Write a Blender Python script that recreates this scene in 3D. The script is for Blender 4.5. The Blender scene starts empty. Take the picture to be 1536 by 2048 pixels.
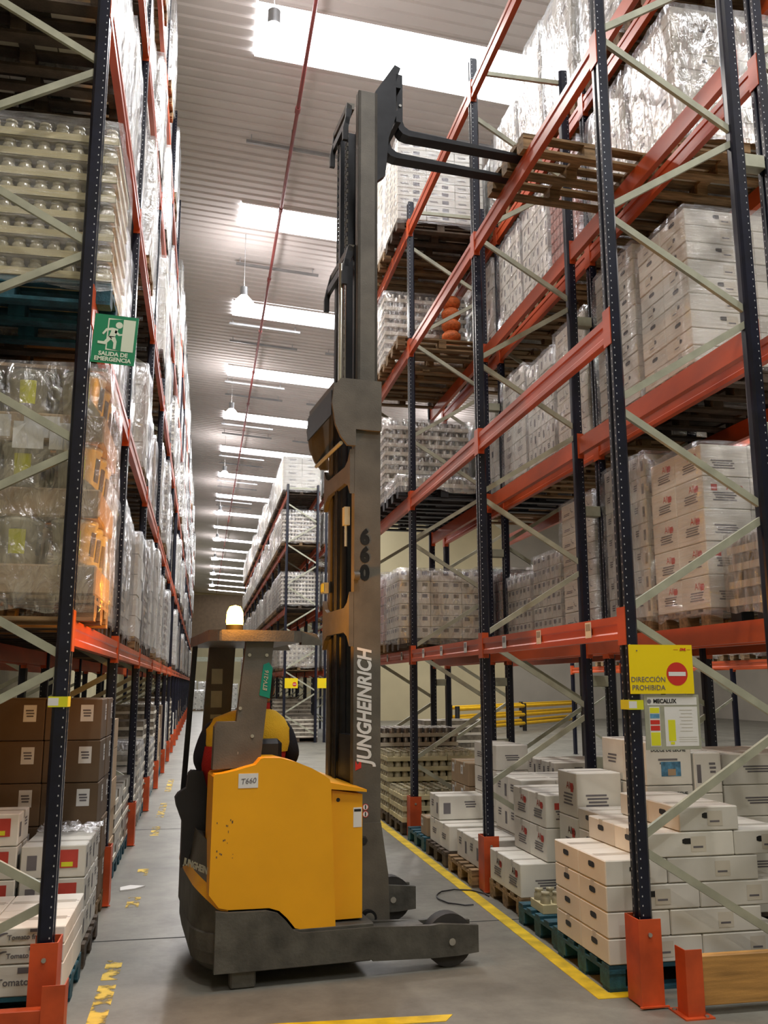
import bpy, bmesh, math, random
from mathutils import Vector, Matrix
random.seed(7)
S = bpy.context.scene
C = S.collection
PI = math.pi
# ------------------------------------------------------------------ camera
def make_camera():
    f, cx, cy = 1816.0, 768.0, 1024.0
    vy = Vector((402 - cx, -(1368 - cy), -f)).normalized()
    vz = Vector((756 - cx, -(-8580 - cy), -f))
    vz = (vz - vy * vz.dot(vy)).normalized()
    vx = vy.cross(vz)
    M = Matrix((vx, vy, vz)).to_4x4()
    M.translation = Vector((0, 0, 1.75))
    cd = bpy.data.cameras.new('camera')
    cd.sensor_fit = 'HORIZONTAL'; cd.sensor_width = 36.0
    cd.lens = f / 1536.0 * 36.0; cd.clip_end = 300; cd.clip_start = 0.05
    o = bpy.data.objects.new('camera', cd); C.objects.link(o)
    o.matrix_world = M
    S.camera = o
make_camera()
# ------------------------------------------------------------------ world, lights, exposure
w = bpy.data.worlds.new('world'); S.world = w; w.use_nodes = True
w.node_tree.nodes['Background'].inputs[0].default_value = (0.75, 0.85, 1.0, 1)
w.node_tree.nodes['Background'].inputs[1].default_value = 1.0
S.view_settings.view_transform = 'Standard'; S.view_settings.look = 'None'
S.view_settings.gamma = 1.0; S.view_settings.use_curve_mapping = False
S.view_settings.exposure = 0.06
S.cycles.max_bounces = 7; S.cycles.diffuse_bounces = 4; S.cycles.glossy_bounces = 3
S.cycles.transparent_max_bounces = 14; S.cycles.transmission_bounces = 4
S.cycles.sample_clamp_indirect = 4.0; S.cycles.use_denoising = True
S.cycles.caustics_reflective = False; S.cycles.caustics_refractive = False
SKY_E = 14.0        # skylight emission
LAMP_W = 210.0     # high bay lamp power
LAMPS = [(0.68, 11.3 + 9.2 * k, 10.6) for k in range(-2, 9)] + [(8.6, 2 + 10 * k, 10.2) for k in range(0, 4)] + [(13.0, 8.0, 9.8), (15.0, 32, 9.8), (3.6, 21.5, 10.3), (-6.5, 8, 10.6), (-6.5, 24, 10.6)]
BEACON_W = 58.0
UP = .13
# ------------------------------------------------------------------ materials
def mat(name, col, rough=0.6, metal=0.0, var=0.12, scale=6.0, bump=0.0, bscale=60.0, spec=0.5, emit=None, es=1.0, rnd=0.0, stretch=None, coat=0.0):
    m = bpy.data.materials.new(name); m.use_nodes = True
    nt = m.node_tree; N = nt.nodes; L = nt.links; b = N['Principled BSDF']
    b.inputs['Roughness'].default_value = rough; b.inputs['Metallic'].default_value = metal
    b.inputs['Specular IOR Level'].default_value = spec
    b.inputs['Coat Weight'].default_value = coat
    tc = N.new('ShaderNodeTexCoord'); src = tc.outputs['Object']
    if stretch:
        mp = N.new('ShaderNodeMapping'); mp.inputs['Scale'].default_value = stretch
        L.new(src, mp.inputs[0]); src = mp.outputs[0]
    nz = N.new('ShaderNodeTexNoise'); nz.inputs['Scale'].default_value = scale; nz.inputs['Detail'].default_value = 5
    L.new(src, nz.inputs['Vector'])
    rp = N.new('ShaderNodeValToRGB')
    lo = [max(0, c * (1 - var * 1.6)) for c in col]; hi = [min(1, c * (1 + var)) for c in col]
    rp.color_ramp.elements[0].position = 0.3; rp.color_ramp.elements[1].position = 0.7
    rp.color_ramp.elements[0].color = (*lo, 1); rp.color_ramp.elements[1].color = (*hi, 1)
    L.new(nz.outputs[0], rp.inputs[0]); out = rp.outputs[0]
    if rnd > 0:
        oi = N.new('ShaderNodeObjectInfo'); mr = N.new('ShaderNodeMapRange')
        mr.inputs['To Min'].default_value = 1 - rnd; mr.inputs['To Max'].default_value = 1 + rnd * .4
        L.new(oi.outputs['Random'], mr.inputs[0])
        hs = N.new('ShaderNodeHueSaturation'); L.new(mr.outputs[0], hs.inputs['Value']); L.new(out, hs.inputs['Color']); out = hs.outputs[0]
    L.new(out, b.inputs['Base Color'])
    if bump > 0:
        n2 = N.new('ShaderNodeTexNoise'); n2.inputs['Scale'].default_value = bscale; n2.inputs['Detail'].default_value = 3
        L.new(src, n2.inputs['Vector'])
        bp = N.new('ShaderNodeBump'); bp.inputs['Strength'].default_value = bump; bp.inputs['Distance'].default_value = 0.02
        L.new(n2.outputs[0], bp.inputs['Height']); L.new(bp.outputs[0], b.inputs['Normal'])
    if emit:
        b.inputs['Emission Color'].default_value = (*emit, 1); b.inputs['Emission Strength'].default_value = es
    return m
def wrapmat(name, clear=0.72, tint=(0.9, 0.92, 0.95), bs=14.0, st=0.9, stretch=(1, 1, 0.35), rough=0.12):
    m = bpy.data.materials.new(name); m.use_nodes = True
    nt = m.node_tree; N = nt.nodes; L = nt.links
    N.remove(N['Principled BSDF']); out = N['Material Output']
    tc = N.new('ShaderNodeTexCoord'); mp = N.new('ShaderNodeMapping'); mp.inputs['Scale'].default_value = stretch
    L.new(tc.outputs['Object'], mp.inputs[0])
    nz = N.new('ShaderNodeTexNoise'); nz.inputs['Scale'].default_value = bs; nz.inputs['Detail'].default_value = 5; nz.inputs['Distortion'].default_value = 1.5
    L.new(mp.outputs[0], nz.inputs['Vector'])
    bp = N.new('ShaderNodeBump'); bp.inputs['Strength'].default_value = st; bp.inputs['Distance'].default_value = 0.03
    L.new(nz.outputs[0], bp.inputs['Height'])
    tr = N.new('ShaderNodeBsdfTransparent'); gl = N.new('ShaderNodeBsdfGlossy'); gl.inputs['Roughness'].default_value = rough
    gl.inputs['Color'].default_value = (1, 1, 1, 1)
    df = N.new('ShaderNodeBsdfDiffuse'); df.inputs[0].default_value = (*tint, 1)
    L.new(bp.outputs[0], gl.inputs['Normal']); L.new(bp.outputs[0], df.inputs['Normal'])
    m1 = N.new('ShaderNodeMixShader'); m1.inputs[0].default_value = 0.30
    L.new(gl.outputs[0], m1.inputs[1]); L.new(df.outputs[0], m1.inputs[2])
    rp = N.new('ShaderNodeMapRange'); rp.inputs['From Min'].default_value = 0.35; rp.inputs['From Max'].default_value = 0.7
    rp.inputs['To Min'].default_value = (1 - clear) * 0.5; rp.inputs['To Max'].default_value = min(1, (1 - clear) * 1.8)
    L.new(nz.outputs[0], rp.inputs[0])
    m2 = N.new('ShaderNodeMixShader'); L.new(rp.outputs[0], m2.inputs[0])
    L.new(tr.outputs[0], m2.inputs[1]); L.new(m1.outputs[0], m2.inputs[2])
    L.new(m2.outputs[0], out.inputs[0])
    return m
M = {}
M['navy'] = mat('navy_steel', (0.007, 0.009, 0.022), 0.3, 0.0, .25, 9, spec=.4)
M['orange'] = mat('orange_steel', (0.56, 0.085, 0.018), 0.4, 0.0, .18, 4, spec=.5, stretch=(1, .3, 1))
M['guard'] = mat('guard_orange', (0.60, 0.085, 0.018), 0.5, 0.0, .2, 5)
M['galv'] = mat('galvanised', (0.42, 0.43, 0.33), 0.45, 0.25, .12, 8)  # yellow-green cast of nearby warm light mixed into the steel colour
M['slot'] = mat('slot_edge', (0.55, 0.57, 0.6), 0.4, 0.3, .05, 8)
M['wood'] = mat('pallet_wood', (0.31, 0.20, 0.095), 0.8, 0, .35, 5, .3, 60, stretch=(1, 6, 6), rnd=.35)
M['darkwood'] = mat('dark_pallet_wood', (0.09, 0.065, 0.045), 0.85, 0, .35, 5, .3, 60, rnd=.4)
M['bluewood'] = mat('blue_pallet_paint', (0.018, 0.10, 0.14), 0.7, 0, .35, 9, .2, 60, rnd=.3)
M['navyplastic'] = mat('dark_pallet_plastic', (0.012, 0.014, 0.02), 0.5, 0, .2, 6)
M['carton'] = mat('white_carton', (0.80, 0.78, 0.70), 0.7, 0, .07, 3, rnd=.14)
M['carton2'] = mat('cream_carton', (0.70, 0.65, 0.54), 0.7, 0, .08, 3, rnd=.16)
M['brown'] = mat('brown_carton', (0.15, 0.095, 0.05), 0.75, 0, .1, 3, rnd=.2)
M['kraft'] = mat('kraft_board', (0.42, 0.30, 0.18), 0.75, 0, .1, 3, rnd=.15)
M['tape'] = mat('packing_tape', (0.60, 0.57, 0.50), 0.25, 0, .04, 3)
M['ink'] = mat('grey_print', (0.16, 0.15, 0.16), 0.7, 0, .1, 9)
M['black'] = mat('black_plastic', (0.012, 0.012, 0.014), 0.45, 0, .2, 7)
M['redink'] = mat('red_print', (0.55, 0.06, 0.04), 0.7, 0, .1, 9)
M['blueink'] = mat('blue_print', (0.10, 0.28, 0.45), 0.6, 0, .3, 30)
M['white'] = mat('white_label', (0.75, 0.75, 0.72), 0.6, 0, .04, 3)
M['can'] = mat('can_metal', (0.30, 0.27, 0.23), 0.3, 0.7, .3, 12, rnd=.3)
M['jarlid'] = mat('glass_jar', (0.58, 0.53, 0.36), 0.12, 0.0, .25, 14, spec=.9, rnd=.2)  # yellowish cast of the warm light put into the jar colour
M['jarcap'] = mat('jar_contents', (0.30, 0.24, 0.15), 0.3, 0, .3, 10, rnd=.3)
M['pink'] = mat('pink_pack', (0.55, 0.26, 0.22), 0.4, 0, .3, 40, rnd=.15)
M['tray'] = mat('pale_tray', (0.68, 0.61, 0.36), 0.7, 0, .08, 4)  # base colour yellowed to carry the same warm light
M['bucket'] = mat('white_bucket', (0.66, 0.65, 0.56), 0.35, 0, .05, 3)
M['yellow'] = mat('truck_yellow', (0.86, 0.40, 0.006), 0.42, 0, .05, 2.5, spec=.5)
M['tgrey'] = mat('truck_grey', (0.115, 0.105, 0.085), 0.5, 0.1, .16, 6, .1, 90)
M['chass'] = mat('chassis_grey', (0.085, 0.082, 0.068), 0.6, 0.1, .3, 7, .15, 50)
M['tdark'] = mat('mast_dark', (0.020, 0.021, 0.023), 0.4, 0.5, .2, 9)
M['chrome'] = mat('chrome', (0.75, 0.75, 0.68), 0.18, 0.9, .05, 5)
M['rubber'] = mat('wheel_rubber', (0.03, 0.028, 0.026), 0.75, 0, .25, 12)
M['bolt'] = mat('bolt_steel', (0.5, 0.5, 0.46), 0.3, .8, .1, 9)
M['sgreen'] = mat('sign_green', (0.0, 0.24, 0.10), 0.4, 0, .03, 3)
M['sglow'] = mat('sign_cream', (0.74, 0.82, 0.66), 0.5, 0, .03, 3)
M['syellow'] = mat('sign_yellow', (0.90, 0.68, 0.0), 0.45, 0, .03, 3)
M['sred'] = mat('sign_red', (0.60, 0.03, 0.02), 0.45, 0, .03, 3)
M['teal'] = mat('teal_sticker', (0.0, 0.22, 0.15), 0.4, 0, .03, 3)
M['tapey'] = mat('yellow_tape', (0.72, 0.72, 0.02), 0.45, 0, .05, 5)
M['pipe'] = mat('pipe_red', (0.22, 0.045, 0.04), 0.45, .2, .12, 3)
M['rail'] = mat('rail_yellow', (0.85, 0.50, 0.01), 0.45, 0, .05, 3)
M['beech'] = mat('timber_board', (0.50, 0.26, 0.07), 0.55, 0, .25, 4, .1, 60, stretch=(.6, 8, 8))
M['jacky'] = mat('jacket_yellow', (0.80, 0.48, 0.02), 0.85, 0, .08, 6, .4, 120)
M['jackr'] = mat('jacket_red', (0.42, 0.012, 0.008), 0.85, 0, .1, 6, .3, 120)
M['jackd'] = mat('jacket_dark', (0.010, 0.011, 0.018), 0.85, 0, .2, 6, .3, 120)
M['skin'] = mat('skin', (0.52, 0.30, 0.20), 0.55, 0, .06, 6)
M['hair'] = mat('hair', (0.02, 0.014, 0.01), 0.6, 0, .3, 60, .4, 200)
M['wrap'] = wrapmat('stretch_wrap', .74, bs=11, stretch=(1, 1, .5), st=1.0, rough=.10)
M['wrapc'] = wrapmat('clear_wrap', 0.80, bs=5, stretch=(.5, .5, 7), st=.9, rough=.07)
M['wrapw'] = wrapmat('silvery_wrap', 0.62, bs=9, stretch=(1, 1, .35), st=1.2, rough=.09)
M['orangebag'] = mat('orange_sack', (0.72, 0.17, 0.04), .6, 0, .2, 30, .5, 40)
M['steelw'] = mat('lamp_body', (0.3, 0.3, 0.3), 0.4, .5, .1, 5)
M['acrylic'] = mat('lamp_acrylic', (0.9, 0.9, 0.9), 0.3, 0, .02, 5, emit=(1, .95, .95), es=7)
M['lampglow'] = mat('lamp_glow', (1, 1, 1), .5, emit=(1, .95, .98), es=30)
M['skyglow'] = mat('skylight_panel', (.9, .9, .9), .5, emit=(0.93, .95, 1.0), es=SKY_E)
M['beacon'] = mat('beacon_lens', (1, .5, .05), .3, emit=(1, .50, .03), es=60)
# floor
def floor_mat():
    m = mat('concrete_floor', (0.23, 0.225, 0.19), 0.42, 0, .16, .9, .05, 14, spec=.45)
    nt = m.node_tree; N = nt.nodes; L = nt.links; b = N['Principled BSDF']
    tc = N.new('ShaderNodeTexCoord')
    n1 = N.new('ShaderNodeTexNoise'); n1.inputs['Scale'].default_value = 3.2; n1.inputs['Detail'].default_value = 8; n1.inputs['Roughness'].default_value = .7
    L.new(tc.outputs['Object'], n1.inputs['Vector'])
    old = b.inputs['Base Color'].links[0].from_socket
    mx = N.new('ShaderNodeMixRGB'); mx.blend_type = 'MULTIPLY'; mx.inputs[0].default_value = .55
    r = N.new('ShaderNodeValToRGB'); r.color_ramp.elements[0].position = .36; r.color_ramp.elements[0].color = (.5, .5, .5, 1); r.color_ramp.elements[1].position = .6
    L.new(n1.outputs[0], r.inputs[0]); L.new(old, mx.inputs[1]); L.new(r.outputs[0], mx.inputs[2])
    L.new(mx.outputs[0], b.inputs['Base Color'])
    rr = N.new('ShaderNodeMapRange'); rr.inputs['To Min'].default_value = .5; rr.inputs['To Max'].default_value = .28
    L.new(n1.outputs[0], rr.inputs[0]); L.new(rr.outputs[0], b.inputs['Roughness'])
    return m
M['floor'] = floor_mat()
M['lineY'] = mat('line_paint', (0.72, 0.50, 0.01), 0.5, 0, .22, 7, .1, 40)
def worn_paint():
    m = mat('worn_line_paint', (0.70, 0.47, 0.02), 0.55, 0, .2, 9)
    nt = m.node_tree; N = nt.nodes; L = nt.links; out = N['Material Output']; b = N['Principled BSDF']
    tc = N.new('ShaderNodeTexCoord'); n = N.new('ShaderNodeTexNoise'); n.inputs['Scale'].default_value = 9; n.inputs['Detail'].default_value = 8
    L.new(tc.outputs['Object'], n.inputs['Vector'])
    r = N.new('ShaderNodeValToRGB'); r.color_ramp.elements[0].position = .46; r.color_ramp.elements[1].position = .56
    L.new(n.outputs[0], r.inputs[0]); t = N.new('ShaderNodeBsdfTransparent'); mx = N.new('ShaderNodeMixShader')
    L.new(r.outputs[0], mx.inputs[0]); L.new(t.outputs[0], mx.inputs[1]); L.new(b.outputs[0], mx.inputs[2]); L.new(mx.outputs[0], out.inputs[0])
    return m
M['worn'] = worn_paint()
M['ceil'] = mat('ceiling_sheet', (0.68, 0.64, 0.62), .8, 0, .04, 1)
M['wallc'] = mat('cream_wall', (0.66, 0.58, 0.36), .8, 0, .06, .6)
M['wallg'] = mat('grey_wall', (0.42, 0.39, 0.33), .8, 0, .08, .6)
M['joint'] = mat('floor_joint', (0.03, 0.03, 0.03), .9, 0, .1, 3)
# ------------------------------------------------------------------ mesh builder
class MB:
    def __init__(s): s.v = []; s.f = []; s.m = []; s.mats = []; s.sm = []
    def mi(s, m):
        if m not in s.mats: s.mats.append(m)
        return s.mats.index(m)
    def add(s, vs, fs, m, smooth=False):
        k = len(s.v); s.v += [tuple(v) for v in vs]; i = s.mi(m)
        for f in fs: s.f.append([k + a for a in f]); s.m.append(i); s.sm.append(smooth)
        return s
    def box(s, x0, y0, z0, x1, y1, z1, m, ch=0.0):
        if ch > 0:
            poly = [(x0 + ch, y0), (x1 - ch, y0), (x1, y0 + ch), (x1, y1 - ch), (x1 - ch, y1), (x0 + ch, y1), (x0, y1 - ch), (x0, y0 + ch)]
            ins = [(x0 + ch, y0 + ch), (x1 - ch, y0 + ch), (x1 - ch, y0 + ch), (x1 - ch, y1 - ch), (x1 - ch, y1 - ch), (x0 + ch, y1 - ch), (x0 + ch, y1 - ch), (x0 + ch, y0 + ch)]
            vs = [(a, b, z0) for a, b in ins] + [(a, b, z0 + ch) for a, b in poly] + [(a, b, z1 - ch) for a, b in poly] + [(a, b, z1) for a, b in ins]
            fs = [[0, 7, 6, 5, 4, 3, 2, 1], [24, 25, 26, 27, 28, 29, 30, 31]]
            for r in range(3):
                for i in range(8):
                    j = (i + 1) % 8; fs.append([r * 8 + i, r * 8 + j, r * 8 + 8 + j, r * 8 + 8 + i])
            return s.add(vs, fs, m)
        vs = [(x, y, z) for z in (z0, z1) for y in (y0, y1) for x in (x0, x1)]
        return s.add(vs, [[0, 2, 3, 1], [4, 5, 7, 6], [0, 1, 5, 4], [2, 6, 7, 3], [0, 4, 6, 2], [1, 3, 7, 5]], m)
    def prism(s, poly, axis, a, b, m, smooth=False):
        # poly: list of 2d points; axis 'x': (y,z) 'y': (x,z) 'z': (x,y)
        def P(p, t): return {'x': (t, p[0], p[1]), 'y': (p[0], t, p[1]), 'z': (p[0], p[1], t)}[axis]
        n = len(poly); vs = [P(p, a) for p in poly] + [P(p, b) for p in poly]
        fs = [list(range(n))[::-1], list(range(n, 2 * n))] 
        s.add(vs, fs, m)
        return s.add(vs, [[i, (i + 1) % n, n + (i + 1) % n, n + i] for i in range(n)], m, smooth)
    def cyl(s, p0, p1, r, m, n=12, r1=None, smooth=True, caps=True):
        p0 = Vector(p0); p1 = Vector(p1); r1 = r if r1 is None else r1
        d = (p1 - p0).normalized(); a = Vector((0, 0, 1)) if abs(d.z) < .9 else Vector((1, 0, 0))
        u = d.cross(a).normalized(); v = d.cross(u)
        vs = [p0 + (u * math.cos(t) + v * math.sin(t)) * r for t in [2 * PI * i / n for i in range(n)]] + \
             [p1 + (u * math.cos(t) + v * math.sin(t)) * r1 for t in [2 * PI * i / n for i in range(n)]]
        s.add(vs, [[i, n + i, n + (i + 1) % n, (i + 1) % n] for i in range(n)], m, smooth)
        if caps: s.add(vs, [list(range(n)), list(range(n, 2 * n))[::-1]], m)
        return s
    def lathe(s, prof, c, m, n=16):
        cx, cy, cz = c; vs = []
        for r, z in prof: vs += [(cx + r * math.cos(2 * PI * i / n), cy + r * math.sin(2 * PI * i / n), cz + z) for i in range(n)]
        fs = []
        for k in range(len(prof) - 1):
            for i in range(n):
                j = (i + 1) % n; fs.append([k * n + i, k * n + j, k * n + n + j, k * n + n + i])
        return s.add(vs, fs, m, True)
    def bar(s, p0, p1, wid, th, m, side=(0, 1, 0)):
        p0 = Vector(p0); p1 = Vector(p1); d = (p1 - p0).normalized(); sd = Vector(side); up = d.cross(sd).normalized(); sd = up.cross(d).normalized()
        vs = [p + up * a * wid / 2 + sd * b * th / 2 for p in (p0, p1) for a, b in ((-1, -1), (1, -1), (1, 1), (-1, 1))]
        return s.add(vs, [[0, 3, 2, 1], [4, 5, 6, 7], [0, 1, 5, 4], [1, 2, 6, 5], [2, 3, 7, 6], [3, 0, 4, 7]], m)
    def mesh(s, name):
        me = bpy.data.meshes.new(name); me.from_pydata(s.v, [], s.f)
        for m in s.mats: me.materials.append(M[m])
        me.polygons.foreach_set('material_index', s.m); me.polygons.foreach_set('use_smooth', s.sm)
        me.update(); return me
    def build(s, name, parent=None, loc=None, rot=None):
        return place(s.mesh(name), name, parent, loc, rot)
def place(me, name, parent=None, loc=None, rot=None):
    o = bpy.data.objects.new(name, me); C.objects.link(o)
    if parent: o.parent = parent
    if loc: o.location = loc
    if rot: o.rotation_euler = rot
    return o
def tag(o, label, cat, group=None, kind=None):
    o['label'] = label; o['category'] = cat
    if group: o['group'] = group
    if kind: o['kind'] = kind
    return o
def thing(name, label, cat, loc=(0, 0, 0), rz=0, group=None):
    o = bpy.data.objects.new(name, None); C.objects.link(o); o.location = loc; o.rotation_euler = (0, 0, rz)
    o.empty_display_size = .1
    return tag(o, label, cat, group)
def struct(o): o['kind'] = 'structure'; return o
_tx = {}
def text_mesh(txt, size, m, depth=0.001, align='CENTER', bold=0.0, shear=0.0, sx=1.0):
    key = (txt, size, m, align, bold, shear, sx)
    if key in _tx: return _tx[key]
    cu = bpy.data.curves.new('t', 'FONT'); cu.body = txt; cu.size = size; cu.extrude = depth; cu.align_x = align; cu.align_y = 'CENTER'
    cu.offset = bold; cu.shear = shear; cu.resolution_u = 3
    o = bpy.data.objects.new('t', cu); C.objects.link(o); o.scale = (sx, 1, 1)
    dg = bpy.context.evaluated_depsgraph_get()
    me = bpy.data.meshes.new_from_object(o.evaluated_get(dg)); me.transform(Matrix.Diagonal((sx, 1, 1, 1)))
    bpy.data.objects.remove(o); me.materials.clear(); me.materials.append(M[m]); me.name = 'lettering'
    _tx[key] = me; return me
def text(txt, size, m, parent, loc, rot, name='lettering', **k):
    return place(text_mesh(txt, size, m, **k), name, parent, loc, rot)
FR = (PI / 2, 0, 0)          # text facing -Y, reading +X
FL = (PI / 2, 0, -PI / 2)    # text facing -X, reading -Y
ORD = ['first', 'second', 'third', 'fourth', 'fifth', 'sixth', 'seventh', 'eighth', 'ninth', 'tenth', 'eleventh', 'twelfth', 'thirteenth', 'fourteenth', 'fifteenth', 'sixteenth', 'seventeenth', 'eighteenth', 'nineteenth', 'twentieth', 'twenty-first', 'twenty-second']
# ------------------------------------------------------------------ structure
def ceil_z(x): return 12.4 - 0.07 * (x - 0.5)
XW0, XW1, YW0, YW1 = -9.0, 26.0, -12.0, 110.0
struct(MB().box(XW0, YW0, -.2, XW1, YW1, 0, 'floor').build('floor'))
def ceiling():
    b = MB(); per = .26; y = YW0; vs = []; ys = []
    while y < YW1:
        ys += [(y, 0), (y + .15, 0), (y + .17, .035), (y + .24, .035)]; y += per
    for x in (XW0, XW1): vs += [(x, yy, ceil_z(x) + dz) for yy, dz in ys]
    n = len(ys); b.add(vs, [[i, i + 1, n + i + 1, n + i] for i in range(n - 1)], 'ceil')
    struct(b.build('ceiling'))
    for i, (y0, wd) in enumerate([(-6, 1), (2.2, 1.1), (7.8, 1.1)] + [(12.75, 1.3)] + [(19.0 + 5.38 * k, 1.05) for k in range(17)]):
        p = MB(); x0, x1 = .52, 8.0
        p.add([(x0, y0, ceil_z(x0) - .02), (x1, y0, ceil_z(x1) - .02), (x1, y0 + wd, ceil_z(x1) - .02), (x0, y0 + wd, ceil_z(x0) - .02)], [[0, 1, 2, 3]], 'skyglow')
        o = struct(p.build('window_%d' % (i + 1)))
        f = MB()
        for a, c in ((y0 - .05, y0), (y0 + wd, y0 + wd + .05)):
            f.add([(x0, a, ceil_z(x0) - .04), (x1, a, ceil_z(x1) - .04), (x1, c, ceil_z(x1) - .04), (x0, c, ceil_z(x0) - .04), (x0, a, ceil_z(x0)), (x1, a, ceil_z(x1)), (x1, c, ceil_z(x1)), (x0, c, ceil_z(x0))],
                  [[0, 3, 2, 1], [0, 1, 5, 4], [2, 3, 7, 6], [4, 5, 6, 7]], 'ceil')
        f.build('window_frame', o)
ceiling()
struct(MB().box(XW0 - .2, YW0, 0, XW0, YW1, 13.4, 'wallc').build('wall_left'))
struct(MB().box(XW1, YW0, 0, XW1 + .2, YW1, 13.4, 'wallg').build('wall_right'))
struct(MB().box(XW0, YW0 - .2, 0, XW1, YW0, 13.4, 'wallc').build('wall_rear'))
struct(MB().box(XW0, YW1, 0, XW1, YW1 + .2, 13.4, 'wallc').build('wall_far'))
# partition wall with pale panels, seen under the racks on the right
struct(MB().box(7.2, 44.0, 0, 15.0, 44.2, 11.3, 'wallc').box(15.0, 44.0, 0, 26, 44.2, 10.6, 'wallg').build('wall_partition'))
# floor joints and lines
struct(MB().box(-9, 6.97, 0.0, 26, 6.985, .0015, 'joint').box(-9, 11.97, 0.0, 26, 11.985, .0015, 'joint').build('trim_1'))
def lines():
    b = MB()
    b.box(2.26, 5.2, 0, 2.36, 13.8, .003, 'lineY')
    o = b.build('floor_line'); tag(o, 'long yellow line painted on the floor along the right rack', 'floor marking')
    b = MB(); b.box(2.3601, 5.2, 0, 2.47, 5.29, .003, 'lineY'); o.data = (lambda mb: mb.mesh('floor_line'))(MB().box(2.26, 5.2, 0, 2.36, 13.8, .003, 'lineY').box(2.36, 5.2, 0, 2.50, 5.29, .003, 'lineY'))
    o = MB().prism([(.1, 5.08), (1.33, 5.04), (1.39, 5.13), (.1, 5.20)], 'z', 0, .003, 'lineY').build('floor_line'); tag(o, 'short yellow stripe across the aisle mouth at the bottom edge', 'floor marking')
    b = MB()
    for y0, y1 in ((5.3, 6.0), (6.1, 6.5), (7.9, 8.3), (9.2, 9.5), (11.5, 12.2), (13, 14.5), (16, 18)): b.box(-.53, y0, 0, -.43, y1, .002, 'worn')
    tag(b.build('floor_line'), 'worn broken yellow line along the left rack', 'floor marking')
lines()
# ------------------------------------------------------------------ lamps
for i, (x, y, z) in enumerate(LAMPS):
    where = 'over the aisle' if x == .68 else ('over the next aisle to the right' if x == 8.6 else 'beyond the racks')
    t = thing('high_bay_lamp', '%s bright bell-shaped high bay lamp %s' % (ORD[i if x == .68 else i - 11], where) if x in (.68, 8.6) else '%s bell-shaped lamp hanging %s' % (ORD[i - 15], where), 'lamp', (x, y, z), 0, 'high bay lamps')
    MB().lathe([(.25, 0), (.24, .03), (.17, .12), (.10, .20), (.08, .22)], (0, 0, 0), 'acrylic', 20).build('reflector', t)
    MB().cyl((0, 0, .21), (0, 0, .42), .09, 'steelw', 14).build('ballast', t)
    MB().cyl((0, 0, .42), (0, 0, ceil_z(x) - z), .006, 'steelw', 6).build('hanger', t)
    MB().lathe([(.001, .012), (.235, .012)], (0, 0, 0), 'lampglow', 20).build('lamp_lens', t)
    ld = bpy.data.lights.new('lamp_light', 'AREA'); ld.shape = 'DISK'; ld.size = .46; ld.energy = LAMP_W; ld.color = (1, .93, .86)
    lo = bpy.data.objects.new('lamp_light', ld); C.objects.link(lo); lo.parent = t; lo.location = (0, 0, -.02)
    # light leaking up through the acrylic bell
    ld = bpy.data.lights.new('lamp_uplight', 'AREA'); ld.shape = 'DISK'; ld.size = .4; ld.energy = LAMP_W * UP; ld.color = (1, .93, .92)
    lo = bpy.data.objects.new('lamp_uplight', ld); C.objects.link(lo); lo.parent = t; lo.location = (0, 0, .44); lo.rotation_euler = (PI, 0, 0)
# sprinkler pipe and ceiling bars
t = thing('sprinkler_pipe', 'long thin dark red pipe running under the ceiling above the aisle', 'pipe', (1.36, 8, 12.0))
MB().cyl((0, -16, 0), (0, 98, 0), .035, 'pipe', 10).build('pipe_run', t)
for k in range(27):
    MB().cyl((0, -4 + 3.6 * k, -0.0), (0, -3.85 + 3.6 * k, 0), .05, 'pipe', 10).build('coupling', t)
for k in range(9): MB().cyl((0, -4 + 6 * k, 0), (0, -4 + 6 * k, .33), .008, 'steelw', 6).build('hanger', t)
bars = []
for k in range(8):
    y = 16.4 + 5.38 * k
    for a, x in ((0, .5), (1, 3.5)): bars.append((x, y, k, a)); 
    bars.append((.45, y - 1.4, k, 2)) if k > 1 else None
bars += [(3.2, 16.4 - 1.2, 9, 1), (3.3, 11.2, 10, 1)]
bars = [b for b in bars if b]
for x, y, k, a in [b for b in bars if b]:
    z = ceil_z(x) - .16
    t = thing('ceiling_bar', 'dark perforated bar hung under the ceiling, %s %s skylight, %s side' % ('just before' if a == 2 else {9: 'just after', 10: 'short of'}.get(k, 'after'), {9: 'the large front', 10: 'the large front'}.get(k, 'the ' + ORD[k]), 'left' if a != 1 else 'right'), 'bar', (x, y, z), 0, 'bars under the ceiling')
    MB().bar((0, 0, 0), (2.1, 0, -.147), .06, .05, 'steelw').build('rail', t)
    for q in (.1, 1.95): MB().cyl((q, 0, -.07 * q), (q, 0, .17 - .07 * q), .012, 'slot', 6).build('hanger', t)
# ------------------------------------------------------------------ pallets
def pallet_meshes(m):
    d = {}
    d['deck'] = MB().box(-.6, -.05, 0, .6, .05, .022, m).mesh('deck_board')
    d['stringer'] = MB().box(-.05, -.4, 0, .05, .4, .022, m).mesh('stringer_board')
    d['block'] = MB().box(-.05, -.065, 0, .05, .065, .078, m).mesh('block')
    b = MB()
    for y in (-.33, 0, .33): b.box(-.6, y - .05, 0, .6, y + .05, .022, m)
    for x in (-.55, 0, .55):
        for y in (-.33, 0, .33): b.box(x - .05, y - .065, .022, x + .05, y + .065, .1, m)
        b.box(x - .05, -.4, .1, x + .05, .4, .122, m)
    for y in (-.35, -.175, 0, .175, .35): b.box(-.6, y - .055, .122, .6, y + .055, .144, m)
    d['one'] = b.mesh('pallet'); return d
PAL = {m: pallet_meshes(m) for m in ('wood', 'darkwood', 'bluewood', 'navyplastic')}
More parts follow.
